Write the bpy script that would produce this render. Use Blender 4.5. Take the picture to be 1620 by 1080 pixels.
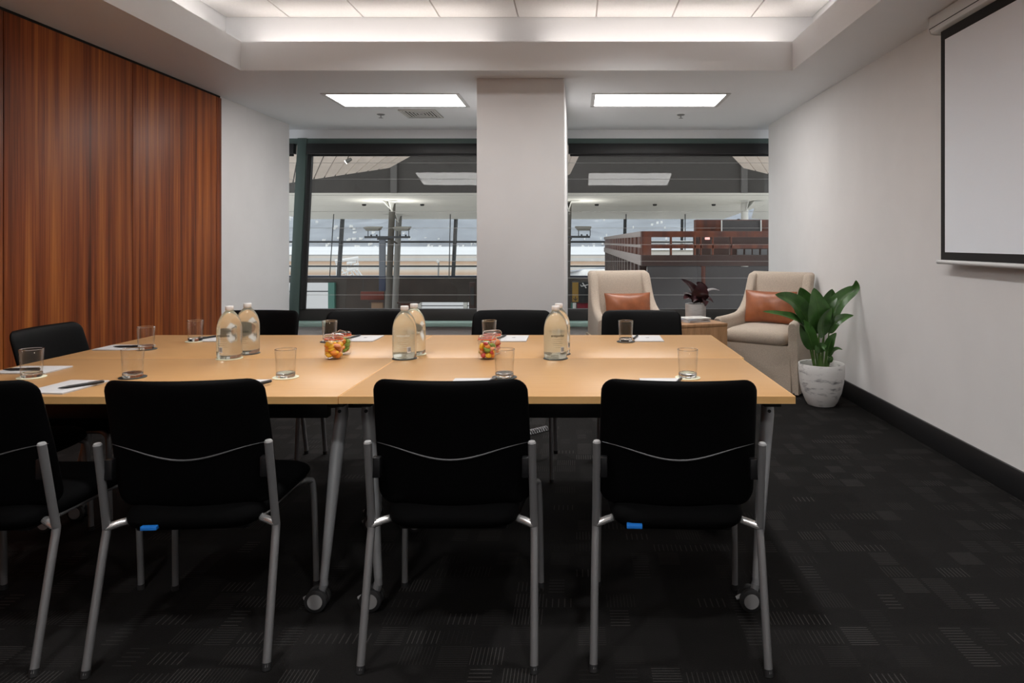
import bpy, bmesh, math, random
from mathutils import Vector, Matrix
R = random.Random(7)
for o in list(bpy.data.objects): bpy.data.objects.remove(o)
scene = bpy.context.scene
COL = scene.collection

# ------------------------------------------------------------------ camera, world, exposure
F = 1080.0; VX, VY = 912.0, 382.0; CAMZ = 1.24      # focal length and vanishing point in pixels of 1620x1080
cam = bpy.data.cameras.new('camera'); camo = bpy.data.objects.new('camera', cam); COL.objects.link(camo)
cam.sensor_width = 36.0; cam.lens = 36.0 * F / 1620.0
cam.shift_x = -(VX - 810.0) / 1620.0; cam.shift_y = -(540.0 - VY) / 1620.0
cam.clip_start = 0.05; cam.clip_end = 6000
camo.location = (0, 0, CAMZ); camo.rotation_euler = (math.pi / 2, 0, 0)
scene.camera = camo
w = bpy.data.worlds.new('overcast_sky'); scene.world = w; w.use_nodes = True
bg = w.node_tree.nodes['Background']
bg.inputs[0].default_value = (0.90, 0.93, 0.97, 1); bg.inputs[1].default_value = 0.66
vs = scene.view_settings
vs.view_transform = 'Standard'; vs.look = 'None'; vs.gamma = 1; vs.use_curve_mapping = False
vs.exposure = 1.10
# lamp levels (each lamp is built further down)
L_TROFFER = 6.4       # rear ceiling panels
L_DOWN = 63.0         # downlights in the raised tray, watts
L_COVE = 5.0          # strips lying on the cove ledge

def at(px, py, Y): return Vector(((px - VX) * Y / F, Y, CAMZ - (py - VY) * Y / F))
def on(px, py, z):
    Y = (CAMZ - z) * F / (py - VY); return Vector(((px - VX) * Y / F, Y, z))

# ------------------------------------------------------------------ helpers
def tag(o, label=None, cat=None, group=None, kind=None):
    if label: o['label'] = label
    if cat: o['category'] = cat
    if group: o['group'] = group
    if kind: o['kind'] = kind
    return o
def empty(name, loc=(0, 0, 0), rz=0.0, label=None, cat=None, group=None, kind=None):
    o = bpy.data.objects.new(name, None); o.empty_display_size = 0.05; COL.objects.link(o)
    o.location = loc; o.rotation_euler = (0, 0, rz)
    return tag(o, label, cat, group, kind)
def copy_tree(o, parent=None):
    c = o.copy(); COL.objects.link(c); c.parent = parent
    for ch in list(o.children): copy_tree(ch, c)
    return c
class MB:
    def __init__(s): s.v = []; s.f = []
    def add(s, vs_, fs):
        n = len(s.v); s.v += [tuple(p) for p in vs_]; s.f += [tuple(i + n for i in f) for f in fs]; return s
    def box(s, x0, x1, y0, y1, z0, z1):
        return s.hexa([(x0,y0,z0),(x1,y0,z0),(x1,y1,z0),(x0,y1,z0),(x0,y0,z1),(x1,y0,z1),(x1,y1,z1),(x0,y1,z1)])
    def hexa(s, p):
        return s.add(p, [(0,3,2,1),(4,5,6,7),(0,1,5,4),(1,2,6,5),(2,3,7,6),(3,0,4,7)])
    def quad(s, a, b, c, d, t):
        a, b, c, d = map(Vector, (a, b, c, d)); n = (b - a).cross(d - a).normalized() * t
        return s.hexa([a, b, c, d, a + n, b + n, c + n, d + n])
    def bar(s, a, b, wx, wz):
        a, b = Vector(a), Vector(b); d = (b - a).normalized()
        u = d.cross(Vector((0, 0, 1)));  u = Vector((1, 0, 0)) if u.length < 1e-3 else u.normalized()
        v = u.cross(d).normalized(); u = u * wx / 2; v = v * wz / 2
        return s.hexa([a-u-v, a+u-v, a+u+v, a-u+v, b-u-v, b+u-v, b+u+v, b-u+v])
    def tube(s, pts, r, n=10, flat=1.0):
        pts = [Vector(p) for p in pts]; m = len(pts)
        rs = r if isinstance(r, (list, tuple)) else [r] * m
        t0 = (pts[1] - pts[0]).normalized()
        u = t0.orthogonal().normalized(); base = len(s.v)
        for i, p in enumerate(pts):
            t = (pts[min(i+1, m-1)] - pts[max(i-1, 0)]).normalized()
            u = (u - t * u.dot(t)).normalized(); v = t.cross(u)
            for k in range(n):
                a = 2 * math.pi * k / n
                s.v.append(tuple(p + u * math.cos(a) * rs[i] + v * math.sin(a) * rs[i] * flat))
        for i in range(m - 1):
            for k in range(n):
                k2 = (k + 1) % n
                s.f.append((base+i*n+k, base+i*n+k2, base+(i+1)*n+k2, base+(i+1)*n+k))
        s.f.append(tuple(base + k for k in reversed(range(n))))
        s.f.append(tuple(base + (m-1)*n + k for k in range(n)))
        return s
    def lathe(s, prof, n=28, c=(0, 0, 0), closed=False):
        base = len(s.v); m = len(prof)
        for (r, z) in prof:
            for k in range(n):
                a = 2 * math.pi * k / n
                s.v.append((c[0] + r * math.cos(a), c[1] + r * math.sin(a), c[2] + z))
        for i in range(m if closed else m - 1):
            j = (i + 1) % m
            for k in range(n):
                k2 = (k + 1) % n
                s.f.append((base+i*n+k, base+i*n+k2, base+j*n+k2, base+j*n+k))
        if not closed:
            s.f.append(tuple(base + k for k in reversed(range(n))))
            s.f.append(tuple(base + (m-1)*n + k for k in range(n)))
        return s
    def slab(s, nu, nv, fn):
        """closed cushion: fn(u, v, side) with u, v in -1..1 and side +-1; both sides meet on the rim"""
        def sp(i, n): return math.sin((i / n - 0.5) * math.pi)
        idx = {}
        for side in (1, -1):
            for i in range(nu + 1):
                for j in range(nv + 1):
                    rim = i in (0, nu) or j in (0, nv)
                    if rim and side == -1: idx[(side, i, j)] = idx[(1, i, j)]; continue
                    idx[(side, i, j)] = len(s.v); s.v.append(tuple(fn(sp(i, nu), sp(j, nv), side)))
        for side in (1, -1):
            for i in range(nu):
                for j in range(nv):
                    q = [idx[(side,i,j)], idx[(side,i+1,j)], idx[(side,i+1,j+1)], idx[(side,i,j+1)]]
                    s.f.append(tuple(q if side == 1 else q[::-1]))
        return s
    def loft(s, rings, cap=True):
        base = len(s.v); n = len(rings[0])
        for r in rings: s.v += [tuple(p) for p in r]
        for i in range(len(rings) - 1):
            for k in range(n):
                k2 = (k + 1) % n
                s.f.append((base+i*n+k, base+i*n+k2, base+(i+1)*n+k2, base+(i+1)*n+k))
        if cap:
            s.f.append(tuple(base + k for k in reversed(range(n))))
            s.f.append(tuple(base + (len(rings)-1)*n + k for k in range(n)))
        return s
    def build(s, name, mat, parent=None, smooth=True, bevel=0.0, seg=2, loc=None, kind=None, angle=40):
        me = bpy.data.meshes.new(name)
        bm = bmesh.new()
        vv = [bm.verts.new(p) for p in s.v]
        for f in s.f:
            try: bm.faces.new([vv[i] for i in f])
            except ValueError: pass
        bmesh.ops.remove_doubles(bm, verts=bm.verts, dist=1e-6)
        bmesh.ops.recalc_face_normals(bm, faces=bm.faces)
        if bevel:
            ed = [e for e in bm.edges if len(e.link_faces) == 2 and e.calc_face_angle() > 0.6]
            bmesh.ops.bevel(bm, geom=ed, offset=bevel, segments=seg, affect='EDGES', profile=0.5, clamp_overlap=True)
        bm.to_mesh(me); bm.free()
        if smooth:
            for p in me.polygons: p.use_smooth = True
            me.set_sharp_from_angle(angle=math.radians(angle))
        me.materials.append(mat)
        o = bpy.data.objects.new(name, me); COL.objects.link(o); o.parent = parent
        if loc is not None: o.location = loc
        if kind: o['kind'] = kind
        return o
def bx(name, mat, parent, x0, x1, y0, y1, z0, z1, bevel=0.0, kind=None, smooth=True):
    return MB().box(x0, x1, y0, y1, z0, z1).build(name, mat, parent, smooth, bevel, kind=kind)
def bez(a, b, c, d, n):
    a, b, c, d = map(Vector, (a, b, c, d)); out = []
    for i in range(n + 1):
        t = i / n; q = 1 - t
        out.append(a*q**3 + b*3*q*q*t + c*3*q*t*t + d*t**3)
    return out
def smooth_path(pts, n=6):
    pts = [Vector(p) for p in pts]; P_ = [pts[0]] + pts + [pts[-1]]; out = []
    for i in range(1, len(P_) - 2):
        p0, p1, p2, p3 = P_[i-1:i+3]
        for k in range(n):
            t = k / n
            out.append(0.5*((2*p1) + (-p0+p2)*t + (2*p0-5*p1+4*p2-p3)*t*t + (-p0+3*p1-3*p2+p3)*t**3))
    out.append(pts[-1]); return out

# ------------------------------------------------------------------ materials
def nt(name):
    m = bpy.data.materials.new(name); m.use_nodes = True
    n = m.node_tree.nodes; return m, n, m.node_tree.links, n['Principled BSDF']
def mat(name, col, rough=0.5, metal=0.0, spec=0.5, var=0.0, scale=20.0, bump=0.0, bscale=None, stretch=(1,1,1), sheen=0.0, coat=0.0):
    m, n, l, p = nt(name)
    p.inputs['Base Color'].default_value = (*col, 1); p.inputs['Roughness'].default_value = rough
    p.inputs['Metallic'].default_value = metal; p.inputs['Specular IOR Level'].default_value = spec
    if sheen: p.inputs['Sheen Weight'].default_value = sheen
    if coat: p.inputs['Coat Weight'].default_value = coat; p.inputs['Coat Roughness'].default_value = 0.15
    if var or bump:
        tc = n.new('ShaderNodeTexCoord'); mp = n.new('ShaderNodeMapping'); mp.inputs['Scale'].default_value = stretch
        l.new(tc.outputs['Object'], mp.inputs['Vector'])
    if var:
        nz = n.new('ShaderNodeTexNoise'); nz.inputs['Scale'].default_value = scale; nz.inputs['Detail'].default_value = 4
        l.new(mp.outputs[0], nz.inputs['Vector'])
        rp = n.new('ShaderNodeValToRGB'); rp.color_ramp.elements[0].position = 0.3; rp.color_ramp.elements[1].position = 0.7
        rp.color_ramp.elements[0].color = (*[c*(1-var) for c in col], 1); rp.color_ramp.elements[1].color = (*[min(1, c*(1+var)) for c in col], 1)
        l.new(nz.outputs['Fac'], rp.inputs[0]); l.new(rp.outputs[0], p.inputs['Base Color'])
    if bump:
        nb = n.new('ShaderNodeTexNoise'); nb.inputs['Scale'].default_value = bscale or scale; nb.inputs['Detail'].default_value = 3
        l.new(mp.outputs[0], nb.inputs['Vector'])
        b = n.new('ShaderNodeBump'); b.inputs['Strength'].default_value = bump; b.inputs['Distance'].default_value = 0.002
        l.new(nb.outputs['Fac'], b.inputs['Height']); l.new(b.outputs[0], p.inputs['Normal'])
    return m
def emit(name, col, s):
    m, n, l, p = nt(name); p.inputs['Base Color'].default_value = (0.8, 0.8, 0.8, 1)
    p.inputs['Emission Color'].default_value = (*col, 1); p.inputs['Emission Strength'].default_value = s
    return m
def woodmat(name, dark, mid, light, stretch, scale=9.0, rough=0.35, spec=0.5, coat=0.0):
    m, n, l, p = nt(name)
    tc = n.new('ShaderNodeTexCoord'); mp = n.new('ShaderNodeMapping'); mp.inputs['Scale'].default_value = stretch
    l.new(tc.outputs['Object'], mp.inputs['Vector'])
    a = n.new('ShaderNodeTexNoise'); a.inputs['Scale'].default_value = scale; a.inputs['Detail'].default_value = 6; a.inputs['Roughness'].default_value = 0.62
    b = n.new('ShaderNodeTexNoise'); b.inputs['Scale'].default_value = scale * 5; b.inputs['Detail'].default_value = 5
    l.new(mp.outputs[0], a.inputs['Vector']); l.new(mp.outputs[0], b.inputs['Vector'])
    mx = n.new('ShaderNodeMath'); mx.operation = 'MULTIPLY_ADD'; mx.inputs[1].default_value = 0.35
    l.new(b.outputs['Fac'], mx.inputs[0]); l.new(a.outputs['Fac'], mx.inputs[2])
    rp = n.new('ShaderNodeValToRGB'); e = rp.color_ramp.elements
    e[0].position = 0.46; e[0].color = (*dark, 1); e[1].position = 0.90; e[1].color = (*light, 1)
    k = e.new(0.66); k.color = (*mid, 1)
    l.new(mx.outputs[0], rp.inputs[0]); l.new(rp.outputs[0], p.inputs['Base Color'])
    p.inputs['Roughness'].default_value = rough; p.inputs['Specular IOR Level'].default_value = spec
    if coat: p.inputs['Coat Weight'].default_value = coat; p.inputs['Coat Roughness'].default_value = 0.2
    return m
def thinglass(name, tint=(1,1,1), f0=0.04, mist=0.0, mistcol=(0.8,0.8,0.75), rough=0.0, power=5.0, fmax=0.9):
    """clear pane: transparent, with a Fresnel-like mirror on top and optional mist"""
    m = bpy.data.materials.new(name); m.use_nodes = True; n = m.node_tree.nodes; l = m.node_tree.links; n.clear()
    out = n.new('ShaderNodeOutputMaterial'); tr = n.new('ShaderNodeBsdfTransparent'); tr.inputs[0].default_value = (*tint, 1)
    gl = n.new('ShaderNodeBsdfGlossy'); gl.inputs['Roughness'].default_value = rough
    body = tr.outputs[0]
    if mist:
        d = n.new('ShaderNodeBsdfDiffuse'); d.inputs[0].default_value = (*mistcol, 1)
        t2 = n.new('ShaderNodeBsdfTranslucent'); t2.inputs[0].default_value = (*mistcol, 1)
        m0 = n.new('ShaderNodeMixShader'); m0.inputs[0].default_value = 0.5; l.new(d.outputs[0], m0.inputs[1]); l.new(t2.outputs[0], m0.inputs[2])
        m1 = n.new('ShaderNodeMixShader'); m1.inputs[0].default_value = mist
        l.new(tr.outputs[0], m1.inputs[1]); l.new(m0.outputs[0], m1.inputs[2]); body = m1.outputs[0]
    lw = n.new('ShaderNodeLayerWeight'); lw.inputs[0].default_value = 0.5
    pw = n.new('ShaderNodeMath'); pw.operation = 'POWER'; pw.inputs[1].default_value = power
    l.new(lw.outputs['Facing'], pw.inputs[0])
    ma = n.new('ShaderNodeMath'); ma.operation = 'MULTIPLY_ADD'; ma.inputs[1].default_value = fmax - f0; ma.inputs[2].default_value = f0
    l.new(pw.outputs[0], ma.inputs[0])
    mx = n.new('ShaderNodeMixShader'); l.new(ma.outputs[0], mx.inputs[0]); l.new(body, mx.inputs[1]); l.new(gl.outputs[0], mx.inputs[2])
    l.new(mx.outputs[0], out.inputs[0]); return m

def carpetmat():
    m, n, l, p = nt('carpet_dark'); p.inputs['Roughness'].default_value = 0.95; p.inputs['Specular IOR Level'].default_value = 0.1
    def M(op, a, b=None, c=None):
        k = n.new('ShaderNodeMath'); k.operation = op
        for i, x in enumerate((a, b, c)):
            if x is None: continue
            if isinstance(x, (int, float)): k.inputs[i].default_value = x
            else: l.new(x, k.inputs[i])
        return k.outputs[0]
    tc = n.new('ShaderNodeTexCoord'); sx = n.new('ShaderNodeSeparateXYZ'); l.new(tc.outputs['Object'], sx.inputs[0])
    x = M('DIVIDE', sx.outputs[0], 0.105); y = M('DIVIDE', sx.outputs[1], 0.105)
    cx = M('FLOOR', x); cy = M('FLOOR', y); fx = M('FRACT', x); fy = M('FRACT', y)
    cb = n.new('ShaderNodeCombineXYZ'); l.new(cx, cb.inputs[0]); l.new(cy, cb.inputs[1])
    wn = n.new('ShaderNodeTexWhiteNoise'); l.new(cb.outputs[0], wn.inputs['Vector'])
    sc = n.new('ShaderNodeSeparateColor'); l.new(wn.outputs['Color'], sc.inputs[0])
    r1, r2, r3 = sc.outputs[0], sc.outputs[1], sc.outputs[2]
    orient = M('GREATER_THAN', r2, 0.5)
    s = M('ADD', M('MULTIPLY', fx, orient), M('MULTIPLY', fy, M('SUBTRACT', 1.0, orient)))
    t = M('ADD', M('MULTIPLY', fy, orient), M('MULTIPLY', fx, M('SUBTRACT', 1.0, orient)))
    cnt = M('ADD', 5.0, M('FLOOR', M('MULTIPLY', r3, 6.0)))
    ln = M('LESS_THAN', M('FRACT', M('MULTIPLY', s, cnt)), 0.17)
    inside = M('MULTIPLY', M('GREATER_THAN', t, 0.06), M('LESS_THAN', t, M('ADD', 0.55, M('MULTIPLY', r3, 0.42))))
    pres = M('MULTIPLY', M('SUBTRACT', r1, 0.42), 1.7); pres = M('MAXIMUM', pres, 0.0)
    k = M('MULTIPLY', M('MULTIPLY', ln, inside), pres)
    nz = n.new('ShaderNodeTexNoise'); nz.inputs['Scale'].default_value = 260; l.new(tc.outputs['Object'], nz.inputs['Vector'])
    tint = M('MULTIPLY', wn.outputs['Value'], 0.10)
    base = M('MULTIPLY', M('ADD', M('ADD', 0.55, tint), M('MULTIPLY', nz.outputs['Fac'], 0.5)), 0.0130)
    val = M('ADD', base, M('MULTIPLY', k, 0.055))
    cc = n.new('ShaderNodeCombineColor')
    l.new(val, cc.inputs[0]); l.new(M('MULTIPLY', val, 0.93), cc.inputs[1]); l.new(M('MULTIPLY', val, 0.90), cc.inputs[2])
    l.new(cc.outputs[0], p.inputs['Base Color'])
    b = n.new('ShaderNodeBump'); b.inputs['Strength'].default_value = 0.6; b.inputs['Distance'].default_value = 0.003
    l.new(nz.outputs['Fac'], b.inputs['Height']); l.new(b.outputs[0], p.inputs['Normal'])
    return m

M_WALL = mat('wall_paint', (0.765, 0.75, 0.745), 0.75, spec=0.25, var=0.02, scale=3)
M_CEIL = mat('ceiling_paint', (0.83, 0.845, 0.865), 0.55, spec=0.4, var=0.01, scale=2)
M_TILE = mat('ceiling_tile_white', (0.80, 0.79, 0.78), 0.85, var=0.03, scale=60)
M_BAR = mat('ceiling_grid_bar', (0.50, 0.46, 0.44), 0.5)
M_CARPET = carpetmat()
M_BASE = mat('baseboard_black', (0.012, 0.012, 0.013), 0.4)
M_PANEL = woodmat('wall_panel_veneer', (0.075, 0.015, 0.004), (0.27, 0.063, 0.013), (0.53, 0.170, 0.034), (1, 2.6, 0.05), 6.5, 0.47, 0.35)
M_BLACKGAP = mat('shadow_gap_black', (0.004, 0.004, 0.004), 0.8)
M_BEECH = woodmat('beech_laminate', (0.465, 0.260, 0.110), (0.485, 0.274, 0.117), (0.505, 0.289, 0.126), (0.6, 9, 9), 9, 0.34, 0.22)
M_BEECHLIT = woodmat('beech_lit_edge', (0.74, 0.43, 0.16), (0.78, 0.46, 0.18), (0.82, 0.49, 0.20), (0.25, 5, 5), 6, 0.4, 0.4)  # lighter than the top: light on the table edges put into the colour
M_OAK = woodmat('oak_side_table', (0.28, 0.14, 0.06), (0.40, 0.21, 0.095), (0.50, 0.28, 0.14), (3, 3, 0.3), 8, 0.45)
M_BLACKFAB = mat('black_upholstery', (0.0022, 0.0022, 0.0024), 0.8, spec=0.06, bump=0.15, bscale=500)
M_BACK = mat('black_backrest_fabric', (0.0025, 0.0025, 0.0028), 0.50, spec=0.07, bump=0.12, bscale=500)
M_BLACKPL = mat('black_plastic', (0.007, 0.007, 0.008), 0.4, spec=0.5)
M_STEEL = mat('grey_steel_tube', (0.30, 0.30, 0.305), 0.36, metal=0.55)
M_CHROME = mat('polished_steel', (0.88, 0.87, 0.86), 0.25, metal=0.8)
M_LEGGREY = mat('silver_powder_coat', (0.34, 0.35, 0.36), 0.42, metal=0.4)
M_SEAM = mat('grey_seam_piping', (0.13, 0.13, 0.135), 0.4, metal=0.3)
M_BLUE = mat('blue_tag', (0.02, 0.22, 0.75), 0.4)
M_RUBBER = mat('dark_rubber', (0.02, 0.02, 0.021), 0.6)
M_HUB = mat('grey_hub_plastic', (0.30, 0.30, 0.30), 0.5)
M_LINEN = mat('beige_linen', (0.52, 0.435, 0.355), 0.9, spec=0.15, var=0.14, scale=160, bump=0.5, bscale=420, sheen=0.2)
M_LEATHER = mat('tan_leather', (0.33, 0.105, 0.042), 0.36, spec=0.5, var=0.18, scale=14, bump=0.35, bscale=40)
M_LEAF = mat('glossy_green_leaf', (0.050, 0.135, 0.028), 0.33, spec=0.5, var=0.35, scale=14)
M_STEM = mat('pale_green_stem', (0.10, 0.20, 0.045), 0.5)
M_BURG = mat('burgundy_leaf', (0.035, 0.007, 0.010), 0.35, spec=0.5, var=0.5, scale=30)
M_GREYLEAF = mat('silvery_leaf_edge', (0.12, 0.10, 0.10), 0.4, var=0.4, scale=40)
M_SOIL = mat('potting_soil', (0.02, 0.014, 0.010), 0.95, bump=1.0, bscale=120)
def marblemat():
    m, n, l, p = nt('streaked_white_pot'); tc = n.new('ShaderNodeTexCoord'); mp = n.new('ShaderNodeMapping'); mp.inputs['Scale'].default_value = (5, 5, 17)
    mp.inputs['Rotation'].default_value = (0.25, 0.1, 0)
    l.new(tc.outputs['Object'], mp.inputs[0]); z = n.new('ShaderNodeTexNoise'); z.inputs['Scale'].default_value = 1.6; z.inputs['Detail'].default_value = 7; z.inputs['Roughness'].default_value = 0.6
    l.new(mp.outputs[0], z.inputs['Vector']); rp = n.new('ShaderNodeValToRGB'); e = rp.color_ramp.elements
    e[0].position = 0.29; e[0].color = (0.16, 0.16, 0.17, 1); e[1].position = 0.45; e[1].color = (0.82, 0.81, 0.79, 1)
    l.new(z.outputs['Fac'], rp.inputs[0]); l.new(rp.outputs[0], p.inputs['Base Color']); p.inputs['Roughness'].default_value = 0.6; return m
M_MARBLE = marblemat()
M_GREYPOT = mat('pale_grey_concrete', (0.42, 0.42, 0.42), 0.8, var=0.12, scale=12, stretch=(1, 1, 6))
M_SCREEN = mat('matt_projection_white', (0.89, 0.935, 1.0), 0.9, spec=0.1)
M_SCREENBLK = mat('screen_black_border', (0.012, 0.011, 0.011), 0.85)
M_CASING = mat('white_casing', (0.70, 0.70, 0.70), 0.4)
M_TEAL = mat('teal_grey_frame', (0.085, 0.125, 0.115), 0.45, spec=0.4)
M_SILL = mat('pale_teal_sill', (0.30, 0.43, 0.39), 0.4)
M_BLIND = mat('black_blind_housing', (0.007, 0.007, 0.008), 0.45)
M_RAIL = mat('dark_bottom_rail', (0.018, 0.016, 0.015), 0.5)
M_PANE = thinglass('window_pane', (0.96, 0.965, 0.955), 0.016, rough=0.0, fmax=0.6)
M_FRIT = mat('etched_line', (0.42, 0.42, 0.41), 0.6)
def realglass(name, col, ior, rough=0.0):
    m, n, l, p = nt(name); p.inputs['Base Color'].default_value = (*col, 1); p.inputs['Roughness'].default_value = rough
    p.inputs['Transmission Weight'].default_value = 1.0; p.inputs['IOR'].default_value = ior; return m
def mistglass(name, col, ior, rough, mist, mcol):
    m = realglass(name, col, ior, rough); n = m.node_tree.nodes; l = m.node_tree.links; p = n['Principled BSDF']
    d = n.new('ShaderNodeBsdfDiffuse'); d.inputs[0].default_value = (*mcol, 1); t2 = n.new('ShaderNodeBsdfTranslucent'); t2.inputs[0].default_value = (*mcol, 1)
    m0 = n.new('ShaderNodeMixShader'); m0.inputs[0].default_value = 0.5; l.new(d.outputs[0], m0.inputs[1]); l.new(t2.outputs[0], m0.inputs[2])
    m1 = n.new('ShaderNodeMixShader'); m1.inputs[0].default_value = mist; l.new(p.outputs[0], m1.inputs[1]); l.new(m0.outputs[0], m1.inputs[2])
    l.new(m1.outputs[0], n['Material Output'].inputs[0]); return m
M_GLASS = thinglass('tumbler_glass', (0.99, 0.99, 0.985), 0.022, power=2.4, fmax=0.55)
M_GBASE = realglass('tumbler_base_glass', (0.98, 0.985, 0.98), 1.45)
M_BOTTLE = mistglass('misted_bottle_glass', (0.97, 0.98, 0.93), 1.33, 0.11, 0.15, (0.74, 0.74, 0.62))
M_JARG = thinglass('jar_glass', (0.99, 0.99, 0.985), 0.03, power=2.6, fmax=0.5)
M_CAP = mat('white_bottle_cap', (0.78, 0.75, 0.73), 0.4)
M_COASTP = mat('pale_coaster', (0.72, 0.70, 0.52), 0.7)
M_COASTD = mat('dark_coaster', (0.02, 0.022, 0.02), 0.6)
M_PAPER = mat('notepad_paper', (0.54, 0.53, 0.53), 0.8)
M_INK = mat('dark_print', (0.03, 0.03, 0.03), 0.7)
M_ETCH = mat('brown_bottle_lettering', (0.035, 0.03, 0.02), 0.6)
M_ETCHW = mat('white_bottle_lettering', (0.75, 0.76, 0.70), 0.6)
M_LABELW = mat('white_label', (0.85, 0.85, 0.85), 0.5)
M_PEN = mat('black_pen', (0.012, 0.012, 0.013), 0.3)
M_RING = mat('orange_rubber_ring', (0.75, 0.10, 0.035), 0.5)
M_TROFF = emit('troffer_diffuser', (1.0, 0.975, 0.95), L_TROFFER)
M_TRAYL = emit('downlight_lens', (1.0, 0.945, 0.89), 4.0)
M_COVE = emit('cove_led', (1.0, 0.90, 0.83), L_COVE)
M_FRAME = mat('white_light_frame', (0.62, 0.62, 0.62), 0.4)
M_VENTW = mat('vent_white_metal', (0.62, 0.62, 0.60), 0.4)
M_VENTD = mat('vent_dark_throat', (0.03, 0.03, 0.03), 0.8)

# ------------------------------------------------------------------ the room
XL, XR = -3.19, 2.144; YB = 7.60; ZC = 2.54; YREAR = -2.6
TX0, TX1, TY0, TY1 = -2.552, 1.641, -1.70, 5.19; ZL = 2.76; CO = 0.235; ZT = 3.02
def struct(o): o['kind'] = 'structure'; return o
floor = struct(bx('floor', M_CARPET, None, XL - 0.6, XR + 0.6, YREAR - 0.1, 8.0, -0.1, 0.0))
struct(bx('wall_right', M_WALL, None, XR, XR + 0.12, YREAR, YB + 0.02, 0, ZC + 0.6))
wl = struct(bx('wall_left', M_WALL, None, XL - 0.12, XL, YREAR, YB - 0.02, 0, ZC + 0.6))
struct(bx('wall_rear', M_WALL, None, XL - 0.12, XR + 0.12, YREAR - 0.12, YREAR, 0, ZC + 0.6))
struct(bx('wall_under_window', M_WALL, None, XL - 0.6, XR + 0.6, 7.56, 7.70, 0, 0.300))
struct(bx('baseboard_right', M_BASE, None, XR - 0.016, XR, YREAR, YB, 0.0, 0.138, 0.004))
struct(bx('baseboard_rear', M_BASE, None, XL, XR, YREAR, YREAR + 0.016, 0.0, 0.138, 0.004))
struct(bx('column_1', M_WALL, None, -0.795, -0.098, 5.44, 7.62, 0, ZC, 0.006))
# veneered panels on the left wall, each its own piece
bx('shadow_gap', M_BLACKGAP, wl, XL, XL + 0.004, YREAR, 6.105, 0.0, ZC)
ys = [YREAR + 0.02, -1.78, -0.66, 0.46, 1.58, 2.68, 3.78, 4.88, 6.015]
for a, b in zip(ys[:-1], ys[1:]):
    bx('veneer_panel', M_PANEL, wl, XL + 0.004, XL + 0.018, a + 0.003, b - 0.003, 0.012, ZC - 0.022, 0.0015)
bx('veneer_edge_strip', M_PANEL, wl, XL + 0.004, XL + 0.018, 6.018, 6.10, 0.012, ZC - 0.022, 0.0015)
# ceiling: lower soffit with the tray opening, raised tray above it
ce = MB()
ce.box(XL - 0.6, TX0, YREAR, 7.95, ZC, ZL); ce.box(TX1, XR + 0.6, YREAR, 7.95, ZC, ZL)
ce.box(TX0, TX1, TY1, 7.95, ZC, ZL); ce.box(TX0, TX1, YREAR, TY0, ZC, ZL)
ceiling = struct(ce.build('ceiling', M_CEIL, None, False))
tw = MB()
for (a, b, c, d) in ((TX0-CO-0.08, TX1+CO+0.08, TY1+CO, TY1+CO+0.08), (TX0-CO-0.08, TX1+CO+0.08, TY0-CO-0.08, TY0-CO),
                     (TX0-CO-0.08, TX0-CO, TY0-CO, TY1+CO), (TX1+CO, TX1+CO+0.08, TY0-CO, TY1+CO)):
    tw.box(a, b, c, d, ZL, ZT + 0.1)
struct(tw.build('trim_1', M_CEIL, None, False))
bk = struct(bx('ceiling_tray', M_BAR, None, TX0-CO, TX1+CO, TY0-CO, TY1+CO, ZT + 0.012, ZT + 0.06))
xs = [TX0 - CO, -2.28, -1.693, -1.085, -0.462, 0.156, 0.758, 1.386, TX1 + CO]
yt = [TY1 + CO - 1.22 * i for i in range(6)] + [TY0 - CO]
for i in range(8):
    for j in range(6):
        if yt[j] - yt[j+1] < 0.1: continue
        bx('ceiling_tile', M_TILE, bk, xs[i] + 0.006, xs[i+1] - 0.006, yt[j+1] + 0.006, yt[j] - 0.006, ZT, ZT + 0.014, 0.002)
def troffer(x0, x1, y0, y1, z, m, label):
    t = empty('ceiling_light', ((x0+x1)/2, (y0+y1)/2, z), 0, label, 'ceiling light', 'recessed ceiling light panels')
    a, b = (x1-x0)/2, (y1-y0)/2; fw = 0.035; f = MB()
    f.box(-a, a, -b, -b+fw, -0.006, 0.02); f.box(-a, a, b-fw, b, -0.006, 0.02)
    f.box(-a, -a+fw, -b+fw, b-fw, -0.006, 0.02); f.box(a-fw, a, -b+fw, b-fw, -0.006, 0.02)
    f.build('frame', M_FRAME, t, True, 0.002)
    bx('diffuser', m, t, -a+fw, a-fw, -b+fw, b-fw, -0.002, 0.01)
    return t
troffer(-2.25, -1.03, 5.99, 6.60, ZC, M_TROFF, 'bright recessed ceiling panel left of the column beside the air vent')
troffer(0.135, 1.355, 5.98, 6.58, ZC, M_TROFF, 'bright recessed ceiling panel right of the column above the armchairs')
def downlight(x, y, label):
    t = empty('ceiling_downlight', (x, y, ZT), 0, label, 'downlight', 'recessed downlights in the raised ceiling tray')
    MB().lathe([(0.040, -0.001), (0.055, -0.004), (0.062, -0.003), (0.063, 0.0), (0.040, 0.0)], 28, closed=True).build('trim_ring', M_FRAME, t)
    MB().lathe([(0.040, -0.0012), (0.040, -0.0004), (0.01, -0.0004)], 24).build('lens', M_TRAYL, t)
    ld = bpy.data.lights.new('downlight_beam', 'SPOT'); ld.energy = L_DOWN; ld.color = (1.0, 0.99, 0.98); ld.spot_size = math.radians(150); ld.spot_blend = 1.0; ld.shadow_soft_size = 0.09
    lo = bpy.data.objects.new('downlight_beam', ld); COL.objects.link(lo); lo.parent = t; lo.location = (0, 0, -0.012)
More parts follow.
